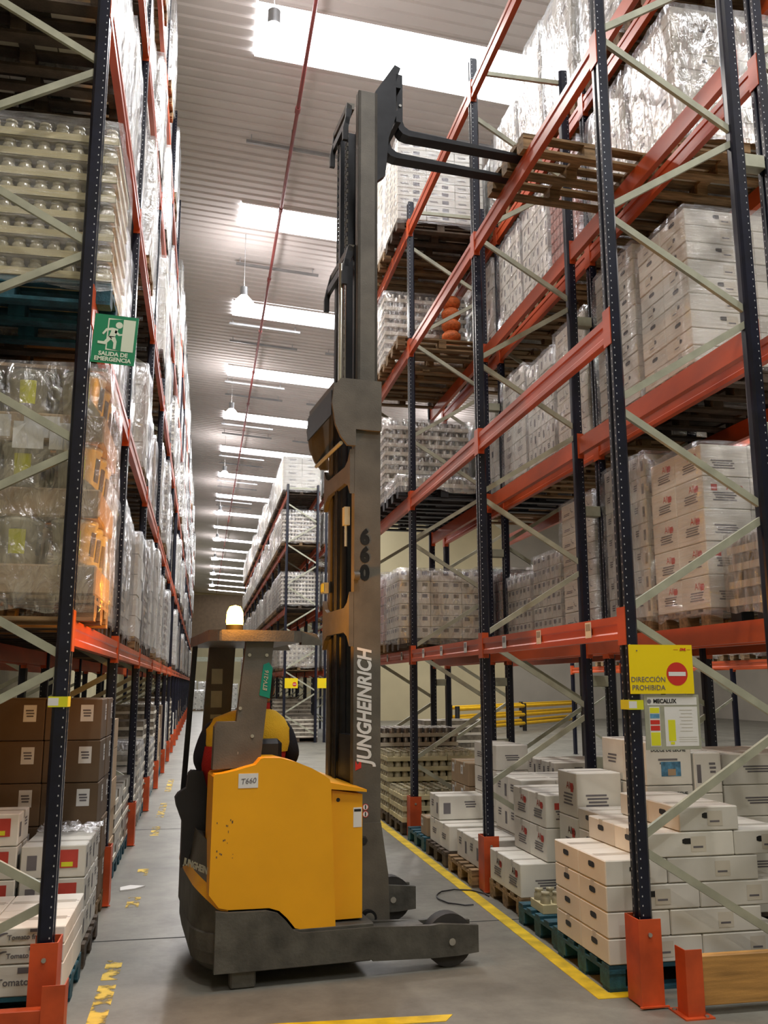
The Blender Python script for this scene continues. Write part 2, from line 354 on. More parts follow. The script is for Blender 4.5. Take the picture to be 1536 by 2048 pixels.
def pallet_parts(root, m, fine, ox=0, oy=0, oz=0):
    P = PAL[m]
    if not fine: return place(P['one'], 'pallet', root, (ox, oy, oz))
    top = root
    for y in (-.345, -.1725, 0, .1725, .345): place(P['deck'], 'deck_board', top, (ox, oy + y, oz + .122))
    for y in (-.345, 0, .345): place(P['deck'], 'bottom_board', top, (ox, oy + y, oz))
    for x in (-.55, 0, .55):
        place(P['stringer'], 'stringer_board', top, (ox + x, oy, oz + .1))
        for y in (-.33, 0, .33): place(P['block'], 'block', top, (ox + x, oy + y, oz + .022))
# ------------------------------------------------------------------ unit meshes (cartons and trays)
_um = {}
def lines_patch(b, face, w, h, u0, v0, uw, vh, n, m, dx):
    # thin printed lines on a face; face 'y': -Y side at y=-d, 'x': -X side
    for i in range(n):
        a0 = u0 - uw / 2 * (1 - .12 * (i % 3)); a1 = u0 + uw / 2 * (1 - .15 * ((i + 1) % 2)); c = v0 + vh / 2 - (i + .5) * vh / n; t = vh / n * .28
        if face == 'y': b.add([(a0, dx, c - t), (a1, dx, c - t), (a1, dx, c + t), (a0, dx, c + t)], [[0, 1, 2, 3]], m)
        else: b.add([(dx, a1, c - t), (dx, a0, c - t), (dx, a0, c + t), (dx, a1, c + t)], [[0, 1, 2, 3]], m)
def quad(b, face, a0, a1, c0, c1, d, m):
    if face == 'y': b.add([(a0, d, c0), (a1, d, c0), (a1, d, c1), (a0, d, c1)], [[0, 1, 2, 3]], m)
    else: b.add([(d, a1, c0), (d, a0, c0), (d, a0, c1), (d, a1, c1)], [[0, 1, 2, 3]], m)
def oval(b, face, ca, cc, ra, rc, d, m):
    pts = []
    for i in range(12):
        t = 2 * PI * i / 12; x = max(-1, min(1, 1.25 * math.cos(t))); z = max(-1, min(1, 1.25 * math.sin(t)))
        pts.append((ca + ra * x, cc + rc * z))
    vs = [(p[0], d, p[1]) for p in pts] if face == 'y' else [(d, p[0], p[1]) for p in pts]
    b.add(vs, [list(range(12)) if face == 'y' else list(range(12))[::-1]], m)
def carton_mesh(w, d, h, style, var=0):
    """carton centred in x,y, base at z=0; w along X, d along Y"""
    key = (round(w, 3), round(d, 3), round(h, 3), style, var)
    if key in _um: return _um[key]
    b = MB(); X, Y = w / 2 - .002, d / 2 - .002; e = .0015
    body = {'brown': 'brown', 'kraft': 'kraft', 'cream': 'carton2', 'curve': 'carton2', 'grid': 'carton2', 'gridw': 'carton'}.get(style, 'carton')
    b.box(-X, -Y, .001, X, Y, h - .003, body, ch=min(.006, h * .05))
    # closing flaps and tape on top
    b.box(-X + .004, -.0015, h - .004, X - .004, .0015, h - .002, 'ink') if style not in ('handle',) else None
    if w > d: b.box(-X - .0008, -.025, h - .05, X + .0008, .025, h - .0015, 'tape')
    else: b.box(-X + .02, -.03, h - .0035, X - .02, .03, h - .0015, 'tape')
    for face, A, D in (('y', X, -Y - e), ('y', X, Y + e), ('x', Y, -X - e), ('x', Y, X + e)):
        if style == 'plain': lines_patch(b, face, A, h, 0, h * .5, A * .9, h * .25, 3, 'ink', D)
        elif style == 'handle':
            if var == 0 or face == 'x': oval(b, face, 0, h * .62, min(.045, A * .4), .017, D, 'black')
            if var == 1 or face == 'y': quad(b, face, A * .2 - .05, A * .2 + .05, h * .2, h * .8, D - .0004, 'carton2'); lines_patch(b, face, A, h, A * .2, h * .38, .07, .02, 1, 'ink', D - .001 if D < 0 else D + .001)
        elif style == 'red':
            lines_patch(b, face, A, h, -A * .1, h * .38, A * 1.0, h * .3, 4, 'ink', D)
            if face == 'x' or var == 1:
                tm = text_mesh('Alko', .075, 'redink', depth=.0004, bold=.0002); k0 = len(b.v); ri = b.mi('redink'); sg = -1 if D < 0 else 1
                for v in tm.vertices:
                    a_ = v.co.x + A * .35; c_ = v.co.y + h * .68
                    b.v.append((-sg * a_, D, c_) if face == 'y' else (D, sg * a_, c_))
                for p in tm.polygons: b.f.append([k0 + i for i in p.vertices]); b.m.append(ri); b.sm.append(False)
                quad(b, face, -A * .5 - .03, -A * .5 + .02, h * .55, h * .75, D, 'redink')
        elif style == 'small':
            lines_patch(b, face, A, h, A * .35, h * .62, A * .5, h * .3, 3, 'ink', D); quad(b, face, -A * .8, -A * .5, h * .25, h * .7, D, 'ink')
        elif style == 'curve':
            lines_patch(b, face, A, h, A * .3, h * .3, A * .8, h * .2, 2, 'ink', D)
            for i in range(5):
                t = .3 + i * .35; quad(b, face, -A * .5 + .05 * math.cos(t), -A * .5 + .05 * math.cos(t) + .02, h * .7 - .06 * math.sin(t), h * .7 - .06 * math.sin(t) + .008, D, 'ink')
        elif style in ('grid', 'gridw'):
            n = max(2, int(A * 2 / .12))
            for i in range(n):
                a = -A + (i + .5) * 2 * A / n; quad(b, face, a - A / n * .55, a + A / n * .45, h * .55, h * .88, D, 'ink' if (i + var) % 2 else 'can')
        elif style == 'brown' or style == 'kraft':
            if face == 'y' and D < 0 or face == 'x': quad(b, face, A * .25, A * .25 + .09, h * .45, h * .85, D, 'white'); lines_patch(b, face, A, h, A * .25 + .045, h * .65, .06, h * .2, 3, 'ink', D - .001 if D < 0 else D + .001)
        elif style == 'label':
            quad(b, face, A * .1, A * .55, h * .3, h * .75, D, 'ink'); lines_patch(b, face, A, h, -A * .5, h * .5, A * .6, h * .25, 2, 'ink', D)
    _um[key] = b.mesh('carton'); return _um[key]
def tray_mesh(w, d, h, style):
    key = (round(w, 3), round(d, 3), round(h, 3), style)
    if key in _um: return _um[key]
    b = MB(); X, Y = w / 2 - .003, d / 2 - .003; th = h * .42
    b.box(-X, -Y, .001, X, Y, th, 'tray' if style == 'jars' else 'carton2')
    r = .043; nx = max(2, int(w / .092)); ny = max(2, int(d / .092)); sx = (2 * X) / nx; sy = 2 * Y / ny; r = min(sx, sy) * .46
    for i in range(nx):
        for j in range(ny):
            if 0 < i < nx - 1 and 0 < j < ny - 1 and style != 'jartop': continue
            cx, cy = -X + (i + .5) * sx, -Y + (j + .5) * sy
            if style == 'jars': b.lathe([(r * .97, th * .3), (r, th + .01), (r * .98, h * .72), (r * .72, h * .84), (r * .8, h * .86), (r * .8, h - .003), (.001, h - .002)], (cx, cy, 0), 'jarlid', 8)
            else: b.lathe([(r, th * .3), (r, h * .93), (r * .93, h - .004), (.001, h - .004)], (cx, cy, 0), 'can', 8)
    _um[key] = b.mesh('tray'); return _um[key]
def wrap_mesh(w, d, h, m, skirt=.05, seed=0, rag=0.02):
    key = ('wrap', round(w, 3), round(d, 3), round(h, 3), m, seed)
    if key in _um: return _um[key]
    rnd = random.Random(seed + int(h * 100)); b = MB(); g = .016
    per = []; n1, n2 = 9, 7
    X, Y = w / 2 + g, d / 2 + g
    for i in range(n1): per.append((-X + 2 * X * i / n1, -Y))
    for i in range(n2): per.append((X, -Y + 2 * Y * i / n2))
    for i in range(n1): per.append((X - 2 * X * i / n1, Y))
    for i in range(n2): per.append((-X, Y - 2 * Y * i / n2))
    n = len(per); nz = max(5, int(h / .14)); vs = []
    for k in range(nz + 1):
        z = -skirt + (h + skirt + g * .6) * k / nz
        for (x, y) in per:
            j = rnd.uniform(0, rag); L = math.hypot(x, y); zz = z + (rnd.uniform(-.02, .02) if 0 < k < nz else (rnd.uniform(-.05, .01) if k == 0 else rnd.uniform(-.002, .008)))
            c = .985 if k == nz else 1.0
            vs.append(((x + x / L * j) * c, (y + y / L * j) * c, zz))
    fs = [[k * n + i, k * n + (i + 1) % n, (k + 1) * n + (i + 1) % n, (k + 1) * n + i] for k in range(nz) for i in range(n)]
    fs.append([nz * n + i for i in range(n)])
    b.add(vs, fs, m, True); _um[key] = b.mesh('stretch_wrap'); return _um[key]
STY = {  # unit w(X), d(Y), h, style, description
    'white': (.40, .267, .20, 'small', 'white printed cartons'), 'handle': (.60, .40, .145, 'handle', 'white cartons with hand holes'),
    'red': (.40, .40, .25, 'red', 'white cartons with red print'), 'curve': (.30, .40, .16, 'curve', 'cream cartons with curved print'),
    'grid': (.40, .267, .14, 'grid', 'cream trays with dark windows'), 'cans': (.40, .267, .125, 'cans', 'can trays'),
    'jars': (.40, .267, .125, 'jars', 'glass jar trays'), 'brown': (.40, .40, .30, 'brown', 'brown cartons'), 'kraft': (.30, .40, .26, 'kraft', 'kraft cartons'),
    'label': (.40, .267, .115, 'label', 'pale cartons with dark labels'), 'plain': (.60, .40, .22, 'plain', 'plain white cartons'), 'pink': (.40, .267, .12, 'pink', 'pink shrink-wrapped packs')}
def unit(kind, var=0):
    w, d, h, st, _ = STY[kind]
    if st in ('cans', 'jars'): return tray_mesh(w, d, h, st)
    if st == 'pink':
        if 'pink' not in _um:
            b = MB()
            for i in range(4):
                for j in range(3): b.box(-.2 + i * .1 + .003, -.133 + j * .089 + .003, .002, -.2 + (i + 1) * .1 - .003, -.133 + (j + 1) * .089 - .003, h - .006, 'pink', ch=.01)
            _um['pink'] = b.mesh('pack')
        return _um['pink']
    return carton_mesh(w, d, h, st, var)
_stack = {}
def stack_mesh(kind, nl):
    """all cartons of a distant load joined"""
    key = (kind, nl)
    if key in _stack: return _stack[key]
    w, d, h, st, _ = STY[kind]; b = MB(); nx = round(1.2 / w); ny = round(.8 / d)
    mm = {'cans': 'can', 'jars': 'jarlid', 'pink': 'pink', 'brown': 'brown', 'kraft': 'kraft', 'curve': 'carton2', 'grid': 'carton2'}.get(st, 'carton')
    for k in range(nl):
        for i in range(nx):
            for j in range(ny):
                if 0 < i < nx - 1 and 0 < j < ny - 1: continue
                x, y = -.6 + (i + .5) * w, -.4 + (j + .5) * d; q = random.Random(i * 31 + j * 7 + k * 3 + nl).uniform(-.006, .006)
                b.box(x - w / 2 + .004 + q, y - d / 2 + .004, k * h + .002, x + w / 2 - .004 + q, y + d / 2 - .004, (k + 1) * h - .006, mm)
                if st in ('cans', 'jars'): b.box(x - w / 2 + .001, y - d / 2 + .001, k * h + .001, x + w / 2 - .001, y + d / 2 - .001, k * h + .045, 'tray' if st == 'jars' else 'carton2')
                for f, a, dd in (('y', w / 2, y - d / 2 + .002), ('x', d / 2, x - w / 2 + .002)):
                    c = x if f == 'y' else y
                    if st not in ('pink', 'cans', 'jars') and (i + j + k) % 2 == 0: quad(b, f, c + a * .1, c + a * .6, k * h + h * .35, k * h + h * .75, dd - .008 if f == 'x' else dd - .001, 'ink')
    _stack[key] = b.mesh('carton_stack'); return _stack[key]
LEVN = ['floor', 'first beam level', 'second beam level', 'third beam level', 'top beam level', 'fifth beam level']
def load(x, y, z, kind, nl, pm, wrap, label, fine=0, seed=0, group=None, rz=0, skip=()):
    global BIG
    if BIG is not None:
        w, d, h, st, _ = STY[kind]; BIG.put(PAL[pm]['one'], x, y, z); BIG.put(stack_mesh(kind, nl), x, y, z + .144)
        if wrap: BIG.put(wrap_mesh(1.2, .8, nl * h + .012, wrap, .04, seed % 3), x, y, z + .145)
        return None
    """x,y centre, z pallet base. fine 2: everything apart, 1: cartons apart, 0: distant"""
    t = thing('pallet_load', label, 'pallet load', (x, y, z), rz, group)
    w, d, h, st, _ = STY[kind]; nx = round(1.2 / w); ny = round(.8 / d)
    pallet_parts(t, pm, fine == 2)
    if fine == 0:
        o = place(stack_mesh(kind, nl), 'carton_stack', t, (0, 0, .144)); o['kind'] = 'stuff'
    else:
        nm = 'tray' if st in ('cans', 'jars') else ('pack' if st == 'pink' else 'carton')
        for k in range(nl):
            for i in range(nx):
                for j in range(ny):
                    if 0 < i < nx - 1 and 0 < j < ny - 1 and k < nl - 1: continue
                    if (i, j, k) in skip: continue
                    place(unit(kind, (i + j + k) % 2), nm, t, (-.6 + (i + .5) * w + random.uniform(-.004, .004), -.4 + (j + .5) * d + random.uniform(-.003, .003), .145 + k * h))
    if wrap: place(wrap_mesh(1.2, .8, nl * h + .012, wrap, .04, seed % 3), 'stretch_wrap', t, (0, 0, .145))
    return t
# ------------------------------------------------------------------ racks
def upright_mesh(H, sgn, slots):
    """column 0.10 wide (Y), 0.08 deep (X); aisle face at x=0, body towards sgn*x"""
    s = sgn
    prof = [(0, -.05), (0, -.02), (s * .014, -.014), (s * .014, .014), (0, .02), (0, .05), (s * .06, .05), (s * .075, .035), (s * .08, .02), (s * .08, -.02), (s * .075, -.035), (s * .06, -.05)]
    b = MB().prism(prof, 'z', .0, H, 'navy')
    b.box(min(-s * .01, s * .1), -.07, 0, max(-s * .01, s * .1), .07, .008, 'navy')
    return b.mesh('upright')
def slot_mesh(H, sgn):
    s = sgn; b = MB(); z = .25; e = .0008
    while z < H - .03:
        for y in (-.036, .036): b.add([(-s * e, y - .004, z), (-s * e, y + .004, z), (-s * e, y + .003, z + .012), (-s * e, y - .003, z + .012)], [[0, 1, 2, 3]], 'slot')
        for yy in (-.0508, .0508): b.add([(s * .012, yy, z + .02), (s * .018, yy, z + .02), (s * .018, yy, z + .029), (s * .012, yy, z + .029)], [[0, 1, 2, 3]], 'slot')
        z += .05
    return b.mesh('punched_slots')
def beam_mesh(L, s, hh=.14):
    prof = [(0, -hh), (0, -hh + .035), (s * .008, -hh + .045), (s * .008, -.045 - .01), (0, -.045), (0, 0), (s * .05, 0), (s * .05, -hh)]
    b = MB().prism(prof, 'y', 0.052, L - .052, 'orange'); return b.mesh('beam')
def conn_mesh(s, hh=.14):
    b = MB().box(min(-s * .006, s * .055), .0505, -hh - .035, max(-s * .006, s * .055), .058, .05, 'orange').box(min(-s * .006, 0), -.045, -hh - .035, max(-s * .006, 0), .056, .05, 'orange')
    return b.mesh('beam_connector')
def conn_mesh2(s, hh=.14):
    b = MB().box(min(-s * .006, s * .055), -.058, -hh - .035, max(-s * .006, s * .055), -.0505, .05, 'orange').box(min(-s * .006, 0), -.056, -hh - .035, max(-s * .006, 0), .045, .05, 'orange')
    return b.mesh('beam_connector')
def rack(label, xf, xb, ys, H, levels, fnodes, near=2, barcodes=False, skipbeams=(), braces=True, Hb=None, slots=2):
    """xf: x of aisle face, xb: x of back face (may be smaller than xf)"""
    s = 1 if xb > xf else -1
    t = thing('pallet_rack', label, 'pallet rack', (xf, ys[0], 0))
    D = abs(xb - xf); uf = upright_mesh(H, s, False); ub = upright_mesh(Hb or H, -s, False); sf = slot_mesh(H, s); sb = slot_mesh(H, -s)
    bms = {}
    for i, y in enumerate(ys):
        yy = y - ys[0]
        a = place(uf, 'upright', t, (0, yy, 0)); c = place(ub, 'upright', t, (s * D, yy, 0))
        if i < slots:
            for p, me in ((a, sf), (c, sb)): o = place(me, 'punched_slots', p); o['kind'] = 'stuff'
        if braces and i < 8:
            z, front = fnodes; pts = [(s * (D - .04), z - .65 if z > .75 else .12)]; fr = True
            while z < H - .1: pts.append((s * .05 if fr else s * (D - .04), z)); fr = not fr; z += front
            for k in range(len(pts) - 1):
                b = MB(); (x0, z0), (x1, z1) = pts[k], pts[k + 1]
                q = .03 if z1 > z0 else -.03
                b.bar((x0, 0, z0 + .035), (x1, 0, z1 - .035), .045, .028, 'galv'); b.build('brace', t, (0, yy - .0, 0))
            b = MB(); b.bar((s * .05, 0, H - .12), (s * (D - .04), 0, H - .12), .045, .03, 'galv'); b.build('brace', t, (0, yy, 0))
    for i in range(len(ys) - 1):
        L = ys[i + 1] - ys[i]
        for lv, z in enumerate(levels):
            if (i, lv) in skipbeams: continue
            for x, ss in ((0, s), (s * D, -s)):
                hh = .14 if lv == 0 else .16
                k = (L, ss, hh)
                if k not in bms: bms[k] = (beam_mesh(L, ss, hh), conn_mesh(ss, hh), conn_mesh2(ss, hh))
                bm = place(bms[k][0], 'beam', t, (x, ys[i] - ys[0], z))
                if i < 6:
                    place(bms[k][1], 'beam_connector', bm, (0, 0, 0)); place(bms[k][2], 'beam_connector', bm, (0, L, 0))
                if barcodes and lv == 0 and x == 0 and i < 4:
                    for q in (.45, 1.35, 2.15):
                        l = MB().box(-.003 if s > 0 else 0, q * L / 2.85, -.11, 0 if s > 0 else .003, q * L / 2.85 + .09, -.01, 'white')
                        for n in range(6): l.box(-.004 if s > 0 else .003, q * L / 2.85 + .012 + n * .012, -.065, -.003 if s > 0 else .004, q * L / 2.85 + .017 + n * .012, -.02, 'ink')
                        l.build('location_label', bm)
    return t
RY = [5.08, 7.93, 10.78, 13.63]
RLV = [2.15, 4.05, 6.04, 7.70]
rack('navy and orange rack lining the right side of the aisle', 2.46, 3.50, RY, 8.0, RLV, (.85, .655), barcodes=True, slots=4)
rack('navy and orange rack standing back to back behind the right aisle rack', 3.66, 4.70, RY, 8.0, RLV, (.85, .655), slots=3)
LY = [5.25 + 2.825 * k for k in range(20)]
LLV = [2.10, 4.00, 6.02, 7.80, 9.45]
rack('long navy and orange rack lining the left side of the aisle', -.70, -1.76, LY, 10.9, LLV, (.66, .605), slots=5)
rack('navy rack standing behind the left aisle rack', -1.92, -2.98, LY[:6], 10.9, LLV[:3], (.66, .605), slots=0)
FY = [28.3 + 2.85 * k for k in range(11)]
rack('distant rack beyond the cross aisle, on the right of the aisle', 2.46, 3.50, FY, 8.0, RLV, (.85, .655), slots=0)
rack('distant rack back to back beyond the cross aisle', 3.70, 4.74, FY[:8], 8.0, RLV, (.85, .655), slots=0)
rack('rack far to the right, seen under the first beam level', 9.3, 10.34, [8.0 + 2.85 * k for k in range(6)], 8.0, RLV[:3], (.85, .655), slots=0)
# row spacers
for i, y in enumerate(RY):
    for j, z in enumerate((1.0, 1.72, 3.3, 5.2)):
        o = MB().box(3.503, y - .045, z, 3.657, y + .045, z + .1, 'galv', ch=.006).build('row_spacer')
        tag(o, 'grey spacer plate between the right racks, %s from the floor, %s frame' % (ORD[j], ORD[i]), 'spacer', 'row spacers')
# upright guards
def guard(x, y, s, label, h=.46):
    t = thing('post_guard', label, 'post guard', (x, y, 0), 0, 'orange post guards')
    pr = [(-s * .035, -.085), (s * .10, -.085), (s * .10, -.078), (-s * .028, -.078), (-s * .028, .078), (s * .10, .078), (s * .10, .085), (-s * .035, .085)]
    MB().prism(pr, 'z', .01, h, 'guard').build('guard_shell', t)
    MB().box(min(-s * .05, s * .12), -.1, 0.0085, max(-s * .05, s * .12), -.086, .016, 'guard').build('foot_plate', t)
    MB().cyl((s * .03, -.0855, h - .08), (s * .03, -.095, h - .08), .012, 'bolt', 8).build('bolt', t)
for i, y in enumerate(RY): guard(2.46, y, 1, 'orange steel guard round the foot of the %s post of the right aisle rack' % ORD[i])
for i, y in enumerate(LY): guard(-.70, y, -1, 'orange steel guard round the foot of the %s post of the left aisle rack' % ORD[i])
for i, y in enumerate(FY[:6]): guard(2.46, y, 1, 'orange steel guard at the %s post of the distant right rack' % ORD[i])
# ------------------------------------------------------------------ loads on racks
class Big:
    def __init__(s): s.mb = MB(); s.inv = {}
    def put(s, me, x, y, z):
        k = len(s.mb.v); s.mb.v += [(v.co.x + x, v.co.y + y, v.co.z + z) for v in me.vertices]
        ms = [s.mb.mi(next(a for a in M if M[a] == m)) for m in me.materials]
        for p in me.polygons: s.mb.f.append([k + i for i in p.vertices]); s.mb.m.append(ms[p.material_index]); s.mb.sm.append(p.use_smooth)
BIG = None
def slots(y0): return [y0 + .53 + .895 * k for k in range(3)]
kinds_near = ['handle', 'white', 'red', 'curve', 'grid', 'cans', 'label', 'white']
def slotname(k): return ('near', 'middle', 'far')[k]
def rl(row, X, bay, lv, slot, kind, nl, pm='wood', wrap='wrap', fine=1, dy=0, z=None, dx=0):
    y = slots({'a': RY, 'b': RY, 'f': FY, 'g': FY}[row][bay])[slot] + dy
    rn = {'a': 'right aisle rack', 'b': 'rear right rack', 'f': 'distant right rack', 'g': 'distant rear rack'}[row]
    lab = '%s%s, %s, %s bay, %s slot, %s' % ('wrapped ' if wrap else '', STY[kind][4], LEVN[lv], ORD[bay], slotname(slot), rn)
    if lv < 4: nl = min(nl, int((RLV[lv] - RLV[lv - 1] - .16 - .145 - .06) / STY[kind][2]))
    zz = (([0] + RLV)[lv] + .002) if z is None else z
    return load(X + dx, y, zz, kind, nl, pm, wrap, lab, fine, bay * 7 + slot + lv * 3, 'pallet loads in the ' + rn)
XA, XB = 2.95, 4.26
# rear row (seen through the empty aisle bays)
rl('b', XB, 0, 1, 1, 'red', 5, 'wood', 'wrapc'); rl('b', XB, 0, 1, 2, 'white', 7, 'wood', 'wrap')
rl('b', XB, 1, 1, 0, 'curve', 8, 'darkwood', 'wrapc'); rl('b', XB, 1, 1, 1, 'grid', 6, 'wood', 'wrap'); rl('b', XB, 1, 1, 2, 'grid', 5, 'wood', 'wrap')
rl('b', XB, 2, 1, 0, 'pink', 7, 'wood', 'wrapw'); rl('b', XB, 2, 1, 1, 'cans', 8, 'wood', 'wrap', 0); 
rl('b', XB, 0, 2, 1, 'handle', 9, 'darkwood', 'wrapc'); rl('b', XB, 0, 2, 2, 'handle', 10, 'darkwood', 'wrapc')
rl('b', XB, 1, 2, 0, 'curve', 8, 'wood', 'wrap'); rl('b', XB, 1, 2, 1, 'white', 6, 'wood', 'wrap'); rl('b', XB, 1, 2, 2, 'plain', 6, 'wood', 'wrap')
rl('b', XB, 2, 2, 0, 'white', 6, 'navyplastic', 'wrap', 0); rl('b', XB, 2, 2, 1, 'curve', 7, 'wood', 'wrap', 0)
rl('b', XB, 0, 3, 1, 'handle', 10, 'wood', 'wrapw'); rl('b', XB, 0, 3, 2, 'handle', 9, 'wood', 'wrapw')
rl('b', XB, 1, 3, 0, 'pink', 10, 'wood', 'wrapc'); rl('b', XB, 1, 3, 1, 'white', 6, 'wood', 'wrap'); rl('b', XB, 1, 3, 2, 'white', 6, 'wood', 'wrap')
rl('b', XB, 2, 3, 0, 'white', 6, 'wood', 'wrap', 0); rl('b', XB, 2, 3, 1, 'cans', 9, 'wood', 'wrap', 0)
for bay, slot, k, n in ((0, 1, 'plain', 6), (0, 2, 'plain', 7), (1, 0, 'plain', 7), (1, 1, 'white', 8), (1, 2, 'white', 6), (2, 0, 'white', 5), (2, 1, 'label', 9)):
    rl('b', XB, bay, 4, slot, k, n, 'wood', 'wrapw')
# first bay near slot: dark wrapped stack of pallets
t = load(4.36, slots(5.08)[0], 2.152, 'cans', 4, 'navyplastic', 'wrapw', 'dark low film-wrapped stack of can trays, nearest on rear right rack', 1, 5, 'pallet loads in the rear right rack')
# aisle row, third bay loads facing us; bays one and two stand empty
rl('a', XA, 2, 1, 0, 'grid', 6, 'darkwood', 'wrap'); rl('a', XA, 2, 1, 1, 'pink', 7, 'wood', 'wrapw'); rl('a', XA, 2, 1, 2, 'red', 4, 'bluewood', 'wrap')
rl('a', XA, 2, 2, 1, 'cans', 9, 'navyplastic', 'wrap'); rl('a', XA, 2, 2, 2, 'cans', 9, 'navyplastic', 'wrap'); rl('a', XA, 2, 2, 0, 'cans', 1, 'navyplastic', 'wrapw')
rl('a', XA, 2, 3, 1, 'cans', 8, 'wood', 'wrap'); rl('a', XA, 2, 3, 2, 'cans', 9, 'wood', 'wrap')
rl('a', XA, 2, 4, 0, 'label', 10, 'darkwood', 'wrapc', 2); rl('a', XA, 2, 4, 1, 'plain', 6, 'wood', 'wrap', 2); rl('a', XA, 2, 4, 2, 'label', 12, 'wood', 'wrap', 2)
# sacks on third level beside the can trays
fp_ = thing('pallet', 'wooden pallet under the orange mesh sacks on the third beam level', 'pallet', (XA, 11.31, RLV[2] + .002)); place(PAL['wood']['one'], 'pallet_frame', fp_)
for q, (sx_, sy_) in enumerate(((3.22, 11.45),)):
    s_ = MB()
    for k in range(5): s_.lathe([(.001, .002), (.10, .01), (.135, .07), (.135, .11), (.09, .163), (.001, .165)], (0, 0, k * .166), 'orangebag', 12)
    tag(s_.build('mesh_sack', None, (sx_, sy_, RLV[2] + .148)), 'tall stack of orange mesh sacks on the third beam level, right aisle rack', 'sack')
# distant rack
BIGR = Big()
for bay in range(10):
    BIG = BIGR if bay > 3 else None
    for lv in range(1, 5):
        for sl in range(3):
            k = random.choice(['white', 'cans', 'plain', 'grid', 'label', 'cans']); h = STY[k][2]
            if bay == 0: k = ['grid', 'cans', 'cans', 'plain'][lv - 1]; h = STY[k][2]
            n = int((1.05 if lv < 4 else 1.25) / h) - (0 if bay == 0 else random.randint(0, 2))
            rl('f', XA, bay, lv, sl, k, n, random.choice(['wood', 'darkwood']), random.choice(['wrap', 'wrapw', 'wrapc']), 1 if bay == 0 and sl == 0 else 0)
    if bay < 3:
        for lv in range(1, 5): rl('g', 4.28, bay, lv, 0, 'white', 5, 'wood', 'wrapw', 0)
        for sl in range(3): load(XA, slots(FY[bay])[sl], 0, 'cans', random.randint(5, 9), 'darkwood', None, 'unwrapped can trays on floor, %s bay, %s slot, distant right rack' % (ORD[bay], slotname(sl)), 0, 1, 'pallet loads in the distant right rack')
BIG = None
o = BIGR.mb.build('pallet_loads'); tag(o, 'small far pallet loads in the distant right rack past its fourth bay', 'pallet loads', None, 'stuff')
# left rack
def ll(bay, lv, sl, kind, nl, pm, wrap, fine, lab=None):
    y = slots(LY[bay])[sl]; lab = lab or '%s%s, %s, %s bay, %s slot, left aisle rack' % ('wrapped ' if wrap else '', STY[kind][4], LEVN[lv], ORD[bay], slotname(sl))
    if lv < 5: nl = min(nl, int((LLV[lv] - LLV[lv - 1] - .16 - .145 - .06) / STY[kind][2]))
    rq = random.Random(bay * 100 + lv * 10 + sl)
    if bay > 0 and rq.random() < .10: return None
    return load(-1.30 + (rq.uniform(-.10, .05) if bay else -.05), y, ([0] + LLV)[lv] + .002, kind, nl, pm, wrap, lab, fine, bay + sl * 3 + lv, 'pallet loads in the left aisle rack')
BIGL = Big()
for bay in range(19):
    BIG = BIGL if bay > 8 else None
    for lv in range(1, 6):
        for sl in range(3):
            if bay == 0 and sl == 0 and lv in (1, 2): continue
            k = random.choice(['white', 'plain', 'white', 'cans', 'handle', 'curve', 'kraft' if lv < 3 else 'plain']); h = STY[k][2]
            if (bay, lv, sl) == (0, 2, 1): k = 'plain'
            if (bay, lv, sl) in ((0, 2, 2), (1, 2, 0)): k = 'plain'
            h = STY[k][2]
            n = int(random.uniform(1.15, 1.5) / h)
            if (bay, lv, sl) in ((0, 1, 1), (0, 1, 2)): n = int(1.1 / h)
            ll(bay, lv, sl, k, n, random.choice(['wood', 'darkwood', 'wood', 'darkwood']) if bay else 'darkwood', random.choice(['wrapw', 'wrap', 'wrapw']), (2 if bay == 0 and lv == 3 else (1 if bay == 0 else 0)))  # first bay takes dark wood, painting in the shade under its pallets
    for sl in range(3):
        if bay == 0 : continue
        k = random.choice(['brown', 'white', 'cans', 'cans', 'kraft']); 
        load(-1.335, slots(LY[bay])[sl], 0, k, int(random.uniform(.5, 1.35) / STY[k][2]), random.choice(['darkwood', 'bluewood']), random.choice([None, None, 'wrap']) if sl == 1 else None,
             '%s on the floor, %s bay, %s slot, left aisle rack' % (STY[k][4], ORD[bay], slotname(sl)), 0, 2, 'pallet loads in the left aisle rack')
BIG = None
o = BIGL.mb.build('pallet_loads'); tag(o, 'small far pallet loads in the left rack past its ninth bay', 'pallet loads', None, 'stuff')
# rear left row: dark loads behind
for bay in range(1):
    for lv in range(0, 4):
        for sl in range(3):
            load(-2.62, slots(LY[bay])[sl], ([0] + LLV)[lv] + (.002 if lv else 0), 'brown' if lv < 2 else 'kraft', 4, 'darkwood', None, 'brown cartons, %s, %s bay, %s slot, rack behind the left rack' % (LEVN[lv], ORD[bay], slotname(sl)), 0, 1, 'pallet loads behind the left rack')
